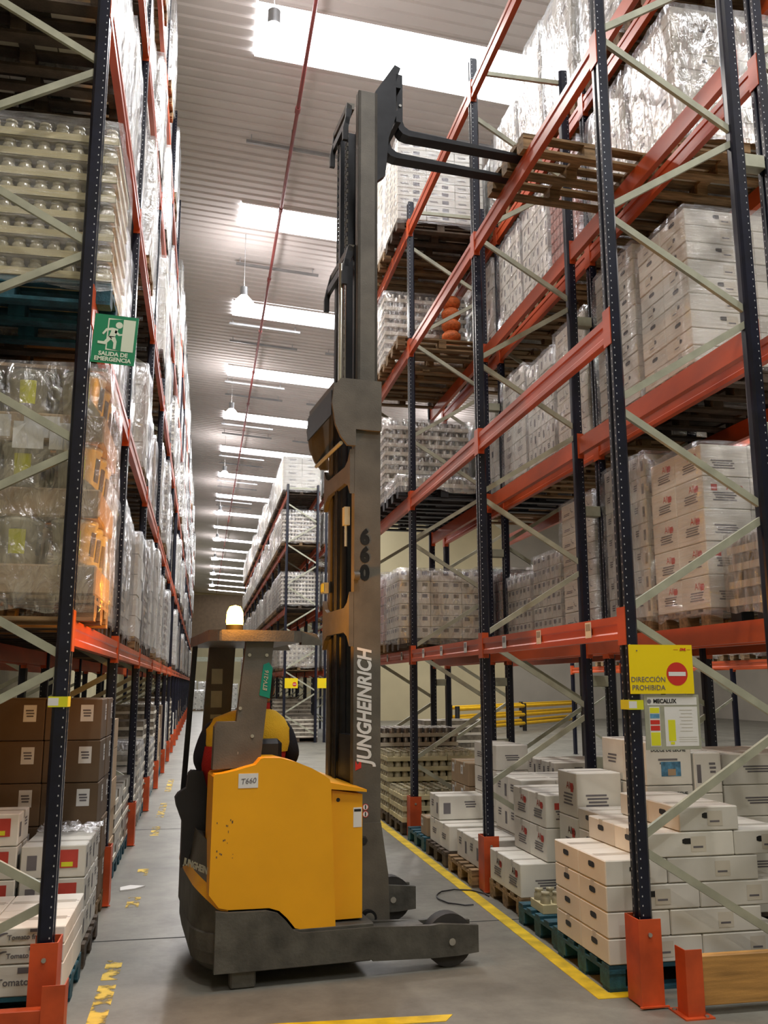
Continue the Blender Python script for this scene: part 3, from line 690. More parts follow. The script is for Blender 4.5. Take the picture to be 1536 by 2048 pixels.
# near jar load (second level, left)
yj = slots(LY[0])[0]
t = thing('pallet_load', 'wrapped glass jars on pale trays over a blue pallet, nearest on second level, left rack', 'pallet load', (-1.22, yj, 4.002))
pallet_parts(t, 'bluewood', True)
jar = MB().lathe([(.001, .004), (.040, .004), (.043, .02), (.043, .075), (.032, .092), (.035, .094), (.036, .112), (.001, .113)], (0, 0, 0), 'jarlid', 12).mesh('jar')
jin = MB().cyl((0, 0, .03), (0, 0, .07), .0436, 'jarcap', 10, caps=False).mesh('jar_contents')
for k in range(8):
    z = .146 + k * .13
    MB().box(-.6, -.4, z, .6, .4, z + .003, 'tray').box(-.6, -.4, z, .6, -.397, z + .05, 'tray').box(.597, -.4, z, .6, .4, z + .05, 'tray').box(-.6, .397, z, .6, .4, z + .05, 'tray').build('tray', t)
    for i in range(12): place(jar, 'jar', t, (-.55 + i * .1, -.352, z + .004))
    for j in range(1, 8): place(jar, 'jar', t, (.55, -.352 + j * .1, z + .004))
    inn = MB()
    for i in range(0, 11):
        for j in range(1, 3): inn.lathe([(.04, .004), (.043, .02), (.043, .085), (.035, .11), (.001, .112)], (-.55 + i * .1, -.352 + j * .1, z + .004), 'jarlid', 6)
    o = inn.build('inner_jars', t); o['kind'] = 'stuff'
MB().box(-.57, -.27 + .0, .146, .52, .37, .146 + 7 * .13, 'tray').build('inner_filler', t) if False else None
place(wrap_mesh(1.2, .8, 1.05, 'wrapc', .04, 1), 'stretch_wrap', t, (0, 0, .145))
# near bucket load (first level, left)
t = thing('pallet_load', 'wrapped white lidded buckets between brown board, nearest on first level, left rack', 'pallet load', (-1.21, yj, 2.102))
pallet_parts(t, 'wood', True)
buck = MB().lathe([(.001, .0), (.105, 0), (.125, .24), (.133, .24), (.133, .262), (.128, .27), (.001, .266)], (0, 0, 0), 'bucket', 20).mesh('bucket')
lblm = MB().lathe([(.1125, .07), (.1215, .19)], (0, 0, 0), 'syellow', 20)
lbl2 = MB()
for s0 in (-PI / 2 - .35, -.5): 
    vs = []
    for i in range(7):
        a = s0 + i * .13
        for r, zz in ((.1128, .06), (.1225, .20)): vs.append(((r) * math.cos(a), r * math.sin(a), zz))
    lbl2.add(vs, [[2 * i, 2 * i + 2, 2 * i + 3, 2 * i + 1] for i in range(6)], 'tapey' if s0 < -1 else 'ink')
lb = lbl2.mesh('bucket_label')
z = .146
for tier in range(3):
    MB().box(-.6, -.4, z, .6, .4, z + .17, 'kraft', ch=.01).build('board_box', t)
    for px in ((-.2, -.02), (.05, .25)) if tier == 2 else (): MB().box(px[0] + .1, -.403, z + .02, px[1] + .1, -.4, z + .15, 'white').build('paper_label', t)
    z += .171
    for i in range(4):
        for j in range(3):
            if i < 3 and j == 2: continue
            o = place(buck, 'bucket', t, (-.45 + i * .3, -.262 + j * .27, z)); place(lb, 'bucket_label', o)
    z += .272
MB().box(-.6, -.4, z, .6, .4, z + .02, 'kraft').build('board_sheet', t)
place(wrap_mesh(1.2, .8, z - .12, 'wrap', .06, 2), 'stretch_wrap', t, (0, 0, .145))
for px in (-.42, .1, .3):
    o = MB().box(px, -.4225, .98, px + .17, -.42, 1.14, 'white').build('paper_label', t)
# ------------------------------------------------------------------ floor-level goods: pallets and single cartons
def fpallet(x, y, m, label, rz=0, z=0):
    t = thing('pallet', label, 'pallet', (x, y, z), rz); pallet_parts(t, m, True); return t
def fcarton(x0, y0, z0, w, d, h, style, label, group, var=0, rz=0, wordm=None):
    o = place(carton_mesh(w, d, h, style, var), 'carton', None, (x0 + w / 2, y0 + d / 2, z0), (0, 0, rz)); tag(o, label, 'carton', group); return o
G1 = 'white cartons with hand holes on the nearest right pallet'
PH = .145
fpallet(2.97, 5.68, 'bluewood', 'chipped blue pallet under the nearest stack of white hand-hole cartons, right rack')
lay = {0: [(2.36, .60, 0), (2.96, .60, 0)], 1: [(2.36, .4, 1), (2.76, .4, 1), (3.16, .4, 1)]}
for k in range(6):
    pat = k % 2
    xs = 2.37 if k < 4 else (2.62 if k == 4 else 2.86)
    if pat == 0:   # two rows of 0.6 x 0.4
        for j in range(2):
            n = 0; x = xs
            while x + .59 < 3.60:
                fcarton(x, 5.28 + j * .4, PH + .001 + k * PH, .6, .4, PH - .001, 'handle', 'white hand-hole carton, %s layer, %s row, %s from aisle, nearest pallet' % (ORD[k], 'front' if j == 0 else 'back', ORD[n]), G1, 1 if n else 0); x += .6; n += 1
            if 3.58 - x > .3: fcarton(x, 5.28 + j * .4, PH + .001 + k * PH, .39, .4, PH - .001, 'handle', 'short white hand-hole carton, %s layer, %s row, nearest right pallet' % (ORD[k], 'front' if j == 0 else 'back'), G1, 0)
    else:
        x = xs; n = 0
        while x + .39 < 3.60:
            if n % 3 == 1 and x + .6 < 3.6:
                for j in range(2): fcarton(x, 5.28 + j * .4, PH + .001 + k * PH, .6, .4, PH - .001, 'handle', 'hand-hole carton lengthwise, %s layer, %s row, %s from aisle, nearest pallet' % (ORD[k], 'front' if j == 0 else 'back', ORD[n]), G1, 1)
                x += .6
            else:
                for j in range(2): fcarton(x, 5.28 + j * .4, PH + .001 + k * PH, .399, .4, PH - .001, 'handle', 'white hand-hole carton end-on, %s layer, %s row, %s from aisle, nearest pallet' % (ORD[k], 'front' if j == 0 else 'back', ORD[n]), G1, 0)
                x += .4
            n += 1
# second pallet (blue) with a half-empty aisle edge
fpallet(2.99, 6.50, 'bluewood', 'blue pallet half cleared of goods, second from the front in the right rack')
G2 = 'cartons on the second pallet of the right rack'
def mixed(x, y, z, nx, ny, nz, w, d, h, style, desc, grp, var=0):
    for k in range(nz):
        for i in range(nx):
            for j in range(ny):
                fcarton(x + i * w, y + j * d, z + k * h, w - .002, d - .002, h - .001, style, desc + ((', %s layer' % ORD[k]) if nz > 1 else '') + ((', %s column' % ORD[i]) if nx > 1 else '') + ((', %s row' % ('front' if j == 0 else 'back')) if ny > 1 else ''), grp, (i + k) % 2 if var == 0 else var - 1)
mixed(2.72, 6.13, .145, 1, 1, 5, .36, .36, .145, 'handle', 'hand-hole carton, narrow stack, half-cleared blue pallet', G2, 1)
mixed(3.09, 6.13, .145, 1, 2, 4, .36, .36, .30, 'plain', 'white caramel-spread carton, half-cleared blue pallet', G2)
mixed(3.46, 6.13, .145, 1, 1, 4, .22, .36, .28, 'small', 'tall white printed carton beside the caramel-spread cartons', G2)
mixed(2.72, 6.50, .145, 1, 1, 3, .36, .36, .32, 'red', 'white carton with red mark behind the narrow stack', G2)
# lettering and picture on the caramel cartons
DUL = []
for o in [o for o in C.objects if str(o.get('label', '')).startswith('white caramel') and abs(o.location.y - 6.309) < .02]:
    text('DULCE DE LECHE', .034, 'black', o, (.0, -.1785, .24), FR, 'lettering', bold=.0006)
    MB().box(-.06, -.1795, .06, .09, -.178, .16, 'blueink').box(-.01, -.1805, .065, .05, -.1795, .11, 'kraft').build('printed_picture', o)
for z in (.745, 1.045):
    DUL.append(z)
    ob = bpy.data.objects[-1] if False else None
t = thing('jar_tray', 'small tray of glass jars left on the blue pallet edge', 'tray', (2.52, 6.62, .145))
place(tray_mesh(.18, .26, .14, 'jars'), 'tray', t)
fpallet(3.04, 7.36, 'wood', 'pale wooden pallet with white cartons just before the second right post')
G3 = 'white cartons with red print around the second post'
mixed(2.44, 6.98, .145, 1, 1, 1, .6, .39, .25, 'red', 'low white carton with red mark at the aisle edge of the pale pallet', G3)
mixed(2.44, 7.37, .145, 1, 1, 1, .6, .37, .25, 'red', 'low red-marked carton behind the one at the pale pallet edge', G3)
mixed(3.05, 6.98, .145, 1, 2, 1, .5, .38, .25, 'red', 'white carton low on the pale wooden pallet', G3)
mixed(2.66, 6.98, .396, 2, 2, 2, .42, .38, .25, 'red', 'stacked red-marked carton on pale pallet', G3)
fpallet(2.98, 8.47, 'wood', 'pale wooden pallet just past the second right post')
G4 = 'mixed white cartons behind the second right post'
mixed(2.46, 8.10, .145, 1, 2, 1, .4, .37, .24, 'small', 'low white printed carton at the aisle edge past the second post', G4)
mixed(2.86, 8.10, .145, 2, 2, 3, .34, .37, .25, 'small', 'white printed carton stacked past the second post', G4)
fpallet(2.98, 9.36, 'darkwood', 'dark wooden pallet with two tiers of white cartons, second bay')
G5 = 'white cartons in the far half of the second right bay'
mixed(2.42, 8.98, .145, 1, 2, 1, .5, .38, .24, 'plain', 'low white carton at the aisle edge of the dark pallet', G5)
mixed(2.92, 8.98, .145, 1, 2, 4, .34, .38, .25, 'plain', 'white carton in the tall stack of the dark pallet', G5)
mixed(2.42, 9.36, .385, 1, 1, 1, .5, .38, .24, 'small', 'white carton with blue mark atop the low ones', G5)
fpallet(2.98, 10.24, 'bluewood', 'blue pallet with a small kraft box before the third right post')
mixed(2.42, 9.86, .145, 1, 1, 1, .3, .3, .2, 'kraft', 'small kraft carton on the blue pallet edge before the third post', G5)
mixed(2.9, 9.90, .145, 1, 2, 3, .4, .36, .25, 'kraft', 'kraft carton stacked on the blue pallet before the third post', G5)
for i, (y, n, k) in enumerate(((11.31, 3, 'jars'), (12.2, 6, 'jars'), (13.1, 8, 'cans'))):
    load(2.98, y, 0, k, n, 'darkwood', None, '%s on the floor, third bay, %s slot, right aisle rack' % (STY[k][4], slotname(i)), 1, 1, 'pallet loads in the right aisle rack')
# rear right row, floor level
G6 = 'grey cartons on the floor under the rear right rack'
for i, (y, k, n) in enumerate(((8.5, 'plain', 3), (9.6, 'white', 4), (11.4, 'white', 3), (12.6, 'grid', 4))):
    load(4.22, y, 0, k, n, 'darkwood', None, '%s on the floor, rear right rack, %s from the front' % (STY[k][4], ORD[i]), 1, 1, 'floor loads under the rear right rack')
mixed(3.9, 8.2, .806, 1, 1, 1, .5, .4, .3, 'label', 'pale carton with dark square print on plain cartons under rear right rack', G6)
load(4.34, 6.62, 0, 'plain', 5, 'darkwood', None, 'white cartons stacked on the floor nearest under the rear right rack', 1, 1, 'floor loads under the rear right rack')
load(4.3, 15.6, 0, 'cans', 8, 'darkwood', None, 'pallet of can trays standing past the end of the right racks', 0, 1)
for i in range(5): load(9.82, 9.4 + 2.7 * i, 2.152, 'white', 5, 'wood', 'wrapw', 'silvery wrapped load on the first level of the far right rack, %s from the front' % ORD[i], 0, i, 'loads in the far right rack')
# left floor goods
GL = 'white tomato sauce cartons by the nearest left post'
fpallet(-1.26, 5.80, 'bluewood', 'blue pallet under the tomato sauce cartons, nearest in the left rack')
zs = [(.145, .16), (.306, .09), (.397, .09)]
for k, (z, h) in enumerate(zs):
    for i in range(3):
        for j in range(2):
            o = fcarton(-1.86 + i * .4, 5.40 + j * .4, z, .398, .398, h - .001, 'handle' if False else 'label' if False else 'none', 'white tomato sauce carton, %s layer, %s from the aisle, %s row' % (ORD[k], ORD[2 - i], 'front' if j == 0 else 'back'), GL)
            if j == 0 and i > 0:
                text('Tomato frito', .05 if k == 0 else .035, 'ink', o, (0, -.1995, h * .45), FR, bold=.0006)
                MB().box(-.03 if k == 0 else .02, -.2015, h * .72, .03 if k == 0 else .07, -.2, h * .9, 'ink').build('printed_logo', o)
                if k: text('(', .10, 'ink', o, (-.13, -.1995, h * .55), (PI / 2, .9, 0), bold=.0005)
def piccarton(x, y, z, w, d, h, lab, red=True):
    o = fcarton(x, y, z, w, d, h, 'small', lab, GL + ' second tier')
    if red:
        q = MB().box(.03, -d / 2 - .004, h * .3, .15, -d / 2 - .002, h * .85, 'redink').box(.05, -d / 2 - .005, h * .34, .12, -d / 2 - .004, h * .48, 'tapey'); q.build('printed_picture', o)
fpallet(-1.26, 6.75, 'darkwood', 'dark pallet under the second tier of white cartons, left rack')
for k in range(3): piccarton(-1.08, 6.36, .145 + k * .2, .4, .36, .199, 'white carton with red food picture, %s layer at the aisle edge, second left pallet' % ORD[k])
for k in range(4): piccarton(-1.50, 6.36, .145 + k * .2, .4, .36, .199, 'white carton with red food picture, %s layer, inner column, second left pallet' % ORD[k])
for k in range(3): piccarton(-1.08, 6.74, .145 + k * .2, .4, .38, .199, 'white carton behind the red-picture cartons, %s layer, left' % ORD[k], False)
load(-1.31, 7.57, 0, 'brown', 5, 'wood', None, 'tall stack of brown cartons with white labels before the second left post', 1, 1, 'pallet loads in the left aisle rack')
load(-2.45, 6.2, 0, 'brown', 4, 'wood', None, 'stack of brown cartons in the dark behind the white cartons', 1, 1) if False else None
# cloudy film crumpled on top of the second tier
fm = MB(); rr = random.Random(5); n = 12; vs = []
for i in range(n):
    for j in range(n): vs.append((-1.05 + .40 * i / (n - 1), 6.74 + .38 * j / (n - 1), .752 + rr.uniform(0, .045)))
fm.add(vs, [[i * n + j, (i + 1) * n + j, (i + 1) * n + j + 1, i * n + j + 1] for i in range(n - 1) for j in range(n - 1)], 'wrapw')
tag(fm.build('plastic_film'), 'crumpled clear film on the white cartons by the nearest left post', 'film')
# ------------------------------------------------------------------ signs
def exit_sign():
    t = thing('exit_sign', 'green emergency exit sign sticking out from the nearest left post', 'sign', (-.69, 5.19, 3.57), 0)
    t.rotation_euler = (0, math.radians(3), 0)
    W, Hh = .245, .295
    MB().box(0, 0, 0, W, .006, Hh, 'sgreen').build('sign_plate', t)
    b = MB(); y = -.0012
    def P(pts, m='sglow', yy=y): b.add([(p[0] * W, yy, p[1] * Hh) for p in pts], [list(range(len(pts)))], m)
    P([(.31, .27), (.94, .27), (.94, .93), (.31, .93)]); P([(.34, .30), (.66, .27), (.66, .93), (.34, .90)], 'sgreen', y - .0005)
    # running figure
    c = [(.57, .79)]; b.add([(.57 * W + .02 * math.cos(a), y - .001, .80 * Hh + .02 * math.sin(a)) for a in [2 * PI * i / 14 for i in range(14)]], [list(range(14))], 'sglow')
    for q in ([(.42, .74), (.56, .72), (.50, .55), (.36, .53)], [(.42, .74), (.28, .71), (.20, .60), (.24, .58), (.31, .67), (.40, .68)], [(.50, .70), (.60, .62), (.68, .63), (.68, .60), (.58, .58), (.48, .64)],
              [(.36, .56), (.50, .56), (.55, .46), (.54, .30), (.48, .30), (.48, .43)], [(.36, .56), (.44, .52), (.30, .38), (.12, .39), (.12, .44), (.26, .44)]): P(q, 'sglow', y - .001)
    b.build('pictogram', t)
    text('SALIDA DE', .034, 'sglow', t, (W / 2, -.001, .056), FR, bold=.0012)
    text('EMERGENCIA', .034, 'sglow', t, (W / 2, -.001, .024), FR, bold=.0012)
exit_sign()
def dir_sign():
    t = thing('no_entry_sign', 'yellow wrong-way sign with red no-entry disc on the nearest right post', 'sign', (2.46, 5.015, 1.69))
    W, Hh = .405, .285
    MB().box(0, 0, 0, W, .006, Hh, 'syellow').build('sign_plate', t)
    cx, cz, r = .30, .115, .068
    MB().add([(cx + r * math.cos(a), -.001, cz + r * math.sin(a)) for a in [2 * PI * i / 28 for i in range(28)]], [list(range(28))], 'sred').add([(cx - .055, -.002, cz - .012), (cx + .055, -.002, cz - .012), (cx + .055, -.002, cz + .012), (cx - .055, -.002, cz + .012)], [[0, 1, 2, 3]], 'white').build('no_entry_disc', t)
    text('DIRECCIÓN', .041, 'ink', t, (.115, -.001, .082), FR); text('PROHIBIDA', .041, 'ink', t, (.115, -.001, .035), FR)
    text('DHL', .02, 'sred', t, (.345, -.001, .258), FR, shear=.35, bold=.001)
    MB().box(.285, -.001, .256, .315, 0, .258, 'sred').box(.372, -.001, .256, .395, 0, .258, 'sred').build('printed_stripe', t)
    MB().cyl((.05, 0, .25), (.05, -.003, .25), .004, 'ink', 8).build('screw', t)
    t = thing('rack_notice', 'grey rack load notice board under the yellow sign on the nearest right post', 'sign', (2.545, 5.025, 1.37))
    W, Hh = .35, .315
    MB().box(0, 0, 0, W, .004, Hh, 'galv').build('notice_plate', t)
    b = MB()
    b.box(.02, -.001, .255, W - .015, 0, .30, 'white'); b.box(.03, -.001, .02, .095, 0, .245, 'white'); b.box(.125, -.001, .02, W - .015, 0, .245, 'white'); b.build('paper_panels', t)
    b = MB(); e = -.002
    for m, z0, z1 in (('tapey', .21, .24), ('blueink', .18, .205), ('sred', .145, .17), ('sred', .11, .138), ('tapey', .025, .10)): b.box(.033, e, z0, .092, -.001, z1, m)
    b.box(.145, e, .05, .19, -.001, .17, 'tapey'); b.box(.155, e, .03, .18, -.001, .045, 'tapey')
    for i in range(7): b.box(.22 + .01 * (i % 2), e, .225 - i * .02, .30, -.001, .228 - i * .02, 'tape')
    for i in range(3): b.box(.21, e, .07 - i * .012, .325, -.001, .072 - i * .012, 'tape')
    b.build('printed_blocks', t)
    text('MECALUX', .032, 'black', t, (.13, -.002, .277), FR, bold=.001)
    MB().cyl((.032, -.001, .277), (.032, -.002, .277), .013, 'ink', 14).build('printed_logo', t)
dir_sign()
def tape(x, y, z, lab, w=.085):
    o = MB().box(x - .006, y - .056, z, x + w, y + .056, z + .055, 'tapey').build('marking_tape'); tag(o, lab, 'tape')
    MB().box(x - .007, y - .0565, z + .008, x + w * .5, y - .056, z + .048, 'white').build('tape_label', o)
tape(2.456, 5.08, 1.60, 'yellow tape with white label round the nearest right post')
tape(-.79, 5.25, 1.63, 'yellow tape band round the nearest left post', .094)
for i, (x, lab) in enumerate(((2.5, 'small yellow no-entry sign on the distant right rack corner'), (3.5, 'small plain yellow sign beside the no-entry one on the distant rack'))):
    t = thing('rack_sign', lab, 'sign', (x, 28.2, 1.62)); MB().box(0, 0, 0, .4, .01, .3, 'syellow').build('sign_plate', t)
    MB().cyl((.3, -.001, .12), (.3, -.006, .12), .065, 'sred' if i == 0 else 'tapey', 16).build('disc', t)
    MB().box(.25, -.008, .11, .35, -.006, .13, 'white').build('disc_bar', t) if i == 0 else None
# end-of-row barrier
t = thing('rack_end_guard', 'orange steel bracket with a timber board guarding the right rack end at floor', 'guard rail', (2.60, 4.82, 0))
MB().box(-.03, -.03, 0, .14, .16, .008, 'guard').build('foot_plate', t)
MB().box(0, 0, .008, .006, .11, .34, 'guard').box(.006, 0, .008, .1, .006, .34, 'guard').build('end_bracket', t)
MB().box(.008, .02, .05, 2.3, .075, .30, 'beech', ch=.004).build('timber_board', t)
MB().box(2.2, -.03, 0, 2.4, .16, .008, 'guard').box(2.3, 0, .008, 2.306, .11, .34, 'guard').build('far_bracket', t)
for dx, dy in ((-.015, .12), (.1, -.015)): MB().cyl((dx, dy, .008), (dx, dy, .016), .012, 'bolt', 6).build('anchor_bolt', t)
t = thing('rack_end_guard', 'orange steel barrier with flat rail at the nearest left post foot', 'guard rail', (-.60, 5.02, 0))
MB().box(-.16, 0, 0, .03, .14, .008, 'guard').build('foot_plate', t)
MB().box(-.11, 0, .008, 0, .006, .30, 'guard').box(-.006, .006, .008, 0, .12, .30, 'guard').build('end_bracket', t)
MB().box(-1.6, .01, .06, -.008, .07, .19, 'guard', ch=.004).build('rail_board', t)
# yellow tubular railings seen beyond
for k, (xa, ya, xb, yb) in enumerate(((8.3, 29.5, 15.8, 37.5), (8.6, 31.5, 17.2, 41.0))):
    t = thing('safety_railing', '%s yellow tubular safety railing beyond the right racks' % ('nearer' if k == 0 else 'farther'), 'railing', (xa, ya, 0))
    for z in (.28, .60, .92): MB().cyl((0, 0, z), (xb - xa, yb - ya, z), .065, 'rail', 10).build('rail', t)
    for q in (0, .5, 1): MB().cyl(((xb - xa) * q, (yb - ya) * q, 0), ((xb - xa) * q, (yb - ya) * q, 1.02), .08, 'black', 10).build('post', t)
MB_ = MB()
# black cable at the foot of the second right post
b = MB(); pts = [Vector((2.20 + .22 * math.cos(a * .9), 7.72 + .35 * math.sin(a * .9) * .8 , .008 + .004 * (i % 2))) for i, a in enumerate([k * .35 for k in range(16)])]
for a, c in zip(pts, pts[1:]): b.cyl(a + Vector((.0, 0, 0)), c + Vector((.0, 0, 0)), .006, 'black', 6)
tag(b.build('cable'), 'loop of black cable lying by the second right post', 'cable')
tag(MB().prism([(-.62, 8.55), (-.5, 8.6), (-.42, 8.7), (-.55, 8.75), (-.63, 8.68)], 'z', 0, .01, 'white').build('paper_scrap'), 'white paper scrap on the floor by the left rack', 'litter')
# goods at the far end of the aisle
for i, (x, y, k, n) in enumerate(((-.4, 63, 'white', 6), (.9, 63.5, 'plain', 5), (-.9, 65, 'white', 9), (1.9, 65, 'white', 8), (.4, 65.2, 'plain', 8))):
    load(x, y, 0, k, n, 'wood', 'wrapw', '%s silvery wrapped load standing at the far end of the aisle' % ORD[i], 0, i, 'loads at the aisle end')
o = MB().box(-8, 104, 6.2, 8, 104.4, 11.6, 'brown').box(-8, 104, 4.2, 8, 104.3, 4.7, 'galv').build('trim_2'); struct(o)
exec_truck = True
# ------------------------------------------------------------------ reach truck
T = thing('reach_truck', 'yellow and grey reach truck with its mast raised, standing across the aisle', 'truck', (1.63, 6.0, 0), math.radians(6.5))
def arcpts(cx, cy, r, a0, a1, n): return [(cx + r * math.cos(math.radians(a0 + (a1 - a0) * i / n)), cy + r * math.sin(math.radians(a0 + (a1 - a0) * i / n))) for i in range(n + 1)]
# chassis: rounded rear plan
plan = [(-.55, -.08)] + [(-.55, 1.26)] + arcpts(-1.48, 1.00, .26, 90, 180, 6) + arcpts(-1.40, .30, .38, 195, 270, 8)
rz_ = lambda x: x if x > -1.42 else -1.42 + (x + 1.42) * .62
plan = [(rz_(x), y) for x, y in plan]
b = MB()
def loft(b, secs, m, smooth=False):
    n = len(secs[0][0]); vs = []
    for poly, z in secs: vs += [(p[0], p[1], z) for p in poly]
    fs = [[k * n + i, k * n + (i + 1) % n, (k + 1) * n + (i + 1) % n, (k + 1) * n + i] for k in range(len(secs) - 1) for i in range(n)]
    fs = [f[::-1] for f in fs]
    b.add(vs, fs + [list(range(n)), list(range((len(secs) - 1) * n, len(secs) * n))[::-1]], m, smooth)
def shrink(p, d, cx=-1.0, cy=.59): return [(x + (d if x < cx else 0), y + (d if y < cy else -d)) for x, y in p]
loft(b, [(shrink(plan, .07), .07), (shrink(plan, .015), .13), (plan, .20), (plan, .30), (shrink(plan, .01), .305)], 'chass')
b.build('chassis', T)
# side fairing with dipped top edge
fair = [(-.56, .10), (-.56, .285), (-1.0, .285), (-1.05, .30), (-1.10, .36), (-1.15, .405), (-1.22, .425), (-1.45, .43), (-1.52, .44), (-1.52, .10)]
MB().prism(fair, 'y', -.10, -.055, 'chass').build('side_fairing', T)
rearp = arcpts(-1.40, .30, .36, 262, 195, 8) + [(-1.765, .6), (-1.75, 1.0)] + arcpts(-1.5, 1.0, .26, 180, 90, 5)[1:] + [(-1.30, 1.26)]
rearp = [(rz_(x), y) for x, y in rearp]
b = MB(); zt = lambda p: .57 - .13 * max(0, (p[0] + 1.66)) / .16
vs = [(p[0], p[1], .29) for p in rearp] + [(p[0], p[1], max(.43, zt(p))) for p in rearp]; n = len(rearp)
b.add(vs, [[i, n + i, n + i + 1, i + 1] for i in range(n - 1)] + [list(range(n, 2 * n))], 'chass', True); b.build('rear_skirt', T)
b = MB(); vs = [(p[0] - .004, p[1] - .004, max(.43, zt(p)) - .0) for p in rearp] + [(p[0] + .004, p[1] + .004, max(.43, zt(p)) + .085) for p in rearp]
b.add(vs, [[i, n + i, n + i + 1, i + 1] for i in range(n - 1)], 'yellow', True); b.build('rear_stripe', T)
b = MB(); vs = [(p[0] + .004, p[1] + .004, max(.43, zt(p)) + .085) for p in rearp] + [(p[0] + .03, p[1] + .03, max(.43, zt(p)) + .30) for p in rearp]
b.add(vs, [[i, n + i, n + i + 1, i + 1] for i in range(n - 1)] + [list(range(n, 2 * n))], 'tgrey', True); b.build('rear_cover', T)
text('JUNGHEINRICH', .055, 'galv', T, (-1.592, .065, .655), (PI / 2, .18, -.92), bold=.002, sx=.8)
# outriggers
for nm, y0 in (('near', -.10), ('far', 1.08)):
    arm = [(-.56, .09), (-.56, .285), (-.18, .265), (-.12, .27), (.14, .245), (.14, .085), (.0, .075), (-.18, .075)]
    o = MB().prism(arm, 'y', y0, y0 + .035, 'chass').prism(arm, 'y', y0 + .145, y0 + .18, 'chass').box(-.56, y0 + .03, .24, -.22, y0 + .15, .27, 'chass').build('outrigger_leg', T)
    MB().cyl((-.04, y0 + .04, .16), (-.04, y0 + .14, .16), .158, 'rubber', 32).cyl((-.04, y0 + .036, .16), (-.04, y0 + .144, .16), .09, 'tgrey', 20).build('load_wheel', T)
    MB().cyl((-.04, y0 - .006, .16), (-.04, y0, .16), .022, 'bolt', 12).build('axle_cap', T)
    if nm == 'far': MB().box(.141, y0 + .02, .11, .143, y0 + .12, .19, 'white').build('sticker', T)
MB().box(-1.42, -.075, .0, -1.27, .02, .115, 'chass', ch=.01).box(-1.40, -.06, .1, -1.29, .01, .13, 'chass').build('stabiliser_foot', T)
MB().cyl((-1.2, .35, .14), (-1.2, .50, .14), .139, 'rubber', 24).build('drive_wheel', T)
# yellow side body
prof = [(-1.56, .53), (-1.555, 1.20), (-1.545, 1.215), (-1.50, 1.218), (-1.42, 1.235), (-1.30, 1.265), (-1.27, 1.30), (-1.25, 1.305), (-1.15, 1.302), (-1.05, 1.275), (-.95, 1.235), (-.87, 1.19), (-.835, 1.165), (-.825, 1.13), (-.79, .30), (-.98, .295), (-1.04, .31), (-1.09, .37), (-1.14, .415), (-1.20, .435), (-1.44, .44), (-1.50, .455)]
def bodypanel(y0, y1, nm):
    me = MB().prism(prof, 'y', y0, y1, 'yellow').mesh(nm); o = place(me, nm, T)
    bv = o.modifiers.new('b', 'BEVEL'); bv.width = .02; bv.segments = 3; bv.limit_method = 'ANGLE'; bv.angle_limit = 1.0
    return o
bodypanel(-.075, .20, 'side_body')
fp = [(-1.30, .30), (-1.30, 1.0), (-.83, 1.0), (-.83, .30)]
MB().box(-1.25, .205, .31, -.80, 1.20, .80, 'tgrey', ch=.02).build('battery_housing', T)
b = MB(); b.prism([(-.80, .32), (-.80, 1.09), (-.60, 1.06), (-.60, .32)], 'y', .0, 1.16, 'yellow'); b.build('battery_cover', T)
b = MB(); b.prism([(-.82, 1.10), (-.58, 1.075), (-.58, 1.09), (-.82, 1.14)], 'y', -.03, 1.18, 'yellow'); b.build('battery_lid', T)
MB().cyl((-.76, -.001, 1.03), (-.76, .0005, 1.03), .013, 'black', 12).build('lid_hole', T)
MB().box(-.66, -.002, .86, -.605, 0, .98, 'white').box(-.655, -.003, .955, -.61, -.002, .97, 'black').build('warning_label', T)
o = MB().box(-1.405, -.078, 1.13, -1.285, -.0755, 1.215, 'white').build('number_label', T)
text('T660', .045, 'ink', T, (-1.345, -.079, 1.17), (PI / 2, -.06, 0), shear=.2)
# grease marks
b = MB(); rr = random.Random(3)
for i in range(16):
    x = rr.choice([-1.53, -1.50, -1.47, -1.44]) + rr.uniform(-.012, .012); z = rr.uniform(.72, .95); w_, h_ = rr.uniform(.003, .008), rr.uniform(.003, .016)
    b.box(x, -.0762, z, x + w_, -.0755, z + h_, 'brown')
b.build('scuff_marks', T)['kind'] = 'stuff'
# cabin: seat back, pads, floor
MB().box(-1.60, .24, .36, -1.25, 1.18, .42, 'black').build('cabin_floor', T)
MB().prism([(-1.55, 1.235), (-1.545, 1.49), (-1.525, 1.52), (-1.40, 1.52), (-1.40, 1.24)], 'y', .02, .10, 'tgrey').build('headrest_pad', T)
MB().box(-1.50, .305, .72, -1.05, .72, .845, 'black', ch=.03).build('seat_cushion', T)
MB().box(-1.47, .205, .86, -1.08, .30, 1.40, 'black', ch=.03).build('seat_back', T)
MB().prism([(-1.73, 1.03), (-1.71, 1.06), (-1.66, 1.09), (-1.65, 1.18), (-1.63, 1.20), (-1.56, 1.19), (-1.52, 1.05), (-1.50, .80), (-1.60, .78), (-1.64, .62), (-1.68, .60), (-1.68, .88), (-1.72, .98)], 'y', .42, .50, 'black', ).build('entry_guard', T)
MB().box(-1.60, .44, .70, -1.45, 1.10, .98, 'black', ch=.03).build('side_pad', T)
MB().box(-1.20, 1.04, .80, -.85, 1.22, 1.18, 'black', ch=.02).build('console', T)
MB().cyl((-1.37, .975, 1.12), (-1.37, .965, 1.145), .12, 'black', 24).build('steering_wheel', T)
